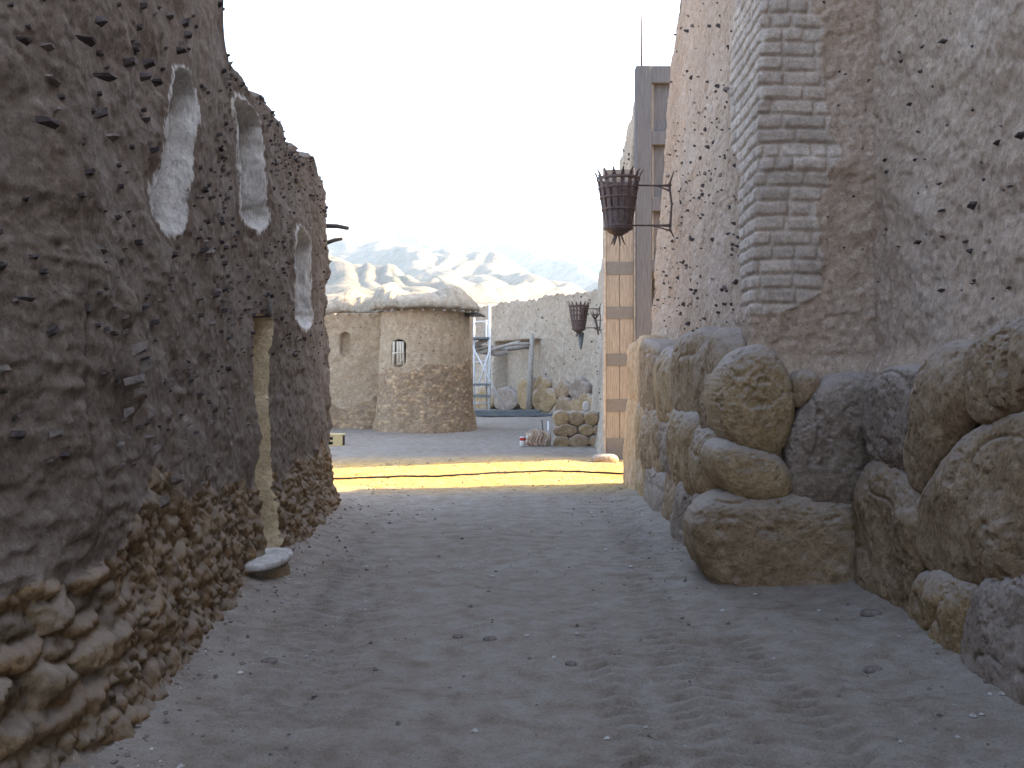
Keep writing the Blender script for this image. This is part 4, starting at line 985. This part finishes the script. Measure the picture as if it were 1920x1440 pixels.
# ------------------------------------------------------------------ small things in the yard
def paint_can(x, y, r, hgt, lab, band):
    root = empty('paint_can', (x, y, gz(x, y)), lab, 'paint can', 'paint cans by the stone pier'); z = gz(x, y)
    m = MB(); m.lathe((x, y, z), [(.001, 0), (r, 0), (r, hgt), (r * .94, hgt + .005), (r * .94, hgt - .015), (.001, hgt - .015)], 22); m.build('body', M['white_paint'], root)
    m = MB(); m.lathe((x, y, z), [(r + .002, hgt * band[0]), (r + .004, hgt * band[0]), (r + .004, hgt * band[1]), (r + .002, hgt * band[1])], 22); m.build('red_stripe', M['red_paint'], root)
    m = MB(); m.lathe((x, y, z), [(r, hgt - .012), (r + .006, hgt - .006), (r, hgt + .002)], 22); m.build('rim', M['steel'], root)
paint_can(.232, 22.5, .062, .21, 'white paint tin with red band, left end beside the coiled hose', (.62, .92))
paint_can(.42, 22.72, .10, .26, 'larger white tin standing behind the coiled hose', (.1, .3))
paint_can(.64, 22.75, .075, .24, 'white tin with wide red band, between hose and stone pier', (.5, .95))
hs = MB(); pts = []
for i in range(150):
    a = i * .30; u = i / 149
    pts.append((.32 + .48 * u + .03 * math.sin(i * .9), 22.42 + .05 * math.cos(a) + .04 * math.sin(i * .5), .02 + (.13 + .05 * math.sin(u * math.pi)) * (1 + math.sin(a)) ))
hs.tube(pts, .016, 6); tag(hs.build('coiled_hose', M['rope']), 'tan hose in upright coils in front of the paint tins', 'hose')
for (a, b_, c_, r, mt, lab) in (((1020, 832), (1016, 787), 22.5, .014, 'beam', 'dark thin stick leaning by the low stone pier'), ((1029, 838), (1028, 790), 22.6, .022, 'steel', 'pale short pole propped against the low stone pier')):
    m = MB(); m.tube([px(*a, c_), px(*b_, c_ + .15)], r, 7); tag(m.build('stick', M[mt]), lab, 'stick')
st2 = MB(); st2.tube([(.80, 22.5, 0), (.81, 22.52, .22), (.80, 22.55, .34)], [.05, .06, .035], 9, rough=.15); tag(st2.build('short_log', M['log']), 'short upright log end at left foot of the stone pier', 'log')
crate = empty('wooden_crate', (-4.0, 22.8, 0), 'low yellow wooden crate with two dark slots by the left wall end', 'crate')
cz = gz(-3.95, 22.8)
m = MB()
for z0 in (0.0, .105, .21): bx(m, -4.35, -3.78, 22.7, 22.73, cz + z0, cz + z0 + .04, .004)
bx(m, -3.96, -3.75, 22.69, 22.74, cz + .0, cz + .25, .004); bx(m, -4.37, -4.22, 22.69, 22.74, cz, cz + .25, .004)
bx(m, -4.1, -4.075, 22.695, 22.735, cz, cz + .25, .002)
m.build('front_slats', M['crate_wood'], crate)
m = MB(); bx(m, -4.36, -3.76, 22.76, 23.1, cz + .01, cz + .22, .005); m.build('inside', M['dark_in'], crate)
m = MB(); bx(m, -4.38, -3.74, 22.69, 23.14, cz + .251, cz + .27, .004); m.build('lid', M['crate_wood'], crate)
# cable across the sunlit strip
cb = MB(); pts = []
for i in range(90):
    x = -7 + 9.0 * i / 89; yy = 15.95 + .5 * math.sin((x + 1.1) * .62) * math.exp(-((x - .2) / 2.8) ** 2) + .08 * math.sin(x * 2.3)
    pts.append((x, yy, gz(x, yy) + .012))
cb.tube(pts, .015, 7); tag(cb.build('cable', M['black_rubber']), 'thin dark cable snaking across the sunlit strip of ground', 'cable')
# doorstep: slab on a rock
ds = empty('doorstep', (-1.97, 7.9, 0), 'pale flat slab on a rock before the left doorway', 'step')
boulder(ds, 'slab', M['whitewash'], [(-.2, -.26), (-.02, -.38), (.12, -.30), (.17, -.02), (.16, .30), (.0, .36), (-.2, .3)], np.array([-1.90, 7.80, .19]), ex, ey, ez, .025, .035, 181, 20, 120, .35, 1, .02, 1)
boulder(ds, 'rock', M['boulder'], [(-.25, -.25), (-.03, -.3), (.12, -.1), (.14, .2), (-.05, .28), (-.25, .2)], np.array([-1.89, 7.85, .10]), ex, ey, ez, .05, .2, 182, 16, 70, 1, 1, .2, 1)
# loose flat stones that can be told apart
for i, (x, y, r, lab) in enumerate(((858, 1197, .035, 'flat pale pebble on mid-alley dust, left one of a pair'), (918, 1203, .045, 'flat pale pebble on mid-alley dust, right one of a pair'), (1070, 1254, .035, 'pale broken pebble lying alone right of the middle pair'),
        (505, 1243, .05, 'pale oval stone in the dust near the left rubble foot'), (1632, 1168, .075, 'tan flat stone lying below the inner corner of the right wall'), (1637, 1260, .06, 'thin pale stone lying before the right wall boulders'))):
    Y_ = EYE * FPX / (y - HY); X_ = (x - HX) / FPX * Y_
    rt = empty('loose_stone', (X_, Y_, gz(X_, Y_)), lab, 'stone', 'loose stones on the alley floor')
    boulder(rt, 'stone', M['chip_pale'], [(-r, -.4 * r), (.2 * r, -.6 * r), (r, -.1 * r), (.6 * r, .6 * r), (-.5 * r, .7 * r)], np.array([X_, Y_, gz(X_, Y_) + .004]), ex, ey, ez, r * .35, .01, 200 + i, 8, 24, .15)

# straw blown about the alley
sw = MB()
for i in range(420):
    y = 3.8 + 14.5 * rng.random() ** 1.2; x = rng.uniform(-1.7, 2.0 if y < 7 else 1.4); a = rng.uniform(0, 3.14); L = rng.uniform(.012, .05)
    z = gz(x, y) + .006; sw.tube([(x - L * math.cos(a), y - L * math.sin(a), z), (x + L * math.cos(a), y + L * math.sin(a), z + .003)], .0016, 4)
tag(sw.build('straw_litter', M['log']), kind='stuff')
# ------------------------------------------------------------------ air between here and the mountains
lo = min(q.min() for q in (GX, GY)); 
hx = 1.02 * max(abs(GX).max(), abs(GY).max(), rr.max()); m = MB(); m.box((0, 0, (-1.6 + hz.max() + 25) / 2), (2 * hx, 2 * hx, hz.max() + 25 + 1.6), bev=.5)
hm = bpy.data.materials.new('haze_air'); hm.use_nodes = True; t = hm.node_tree; t.nodes.clear()
pv = t.nodes.new('ShaderNodeVolumePrincipled'); pv.inputs['Color'].default_value = (.58, .76, 1, 1); pv.inputs['Density'].default_value = .00022; pv.inputs['Anisotropy'].default_value = .3
oo = t.nodes.new('ShaderNodeOutputMaterial'); t.links.new(pv.outputs[0], oo.inputs['Volume'])
tag(m.build('haze', hm), kind='stuff')
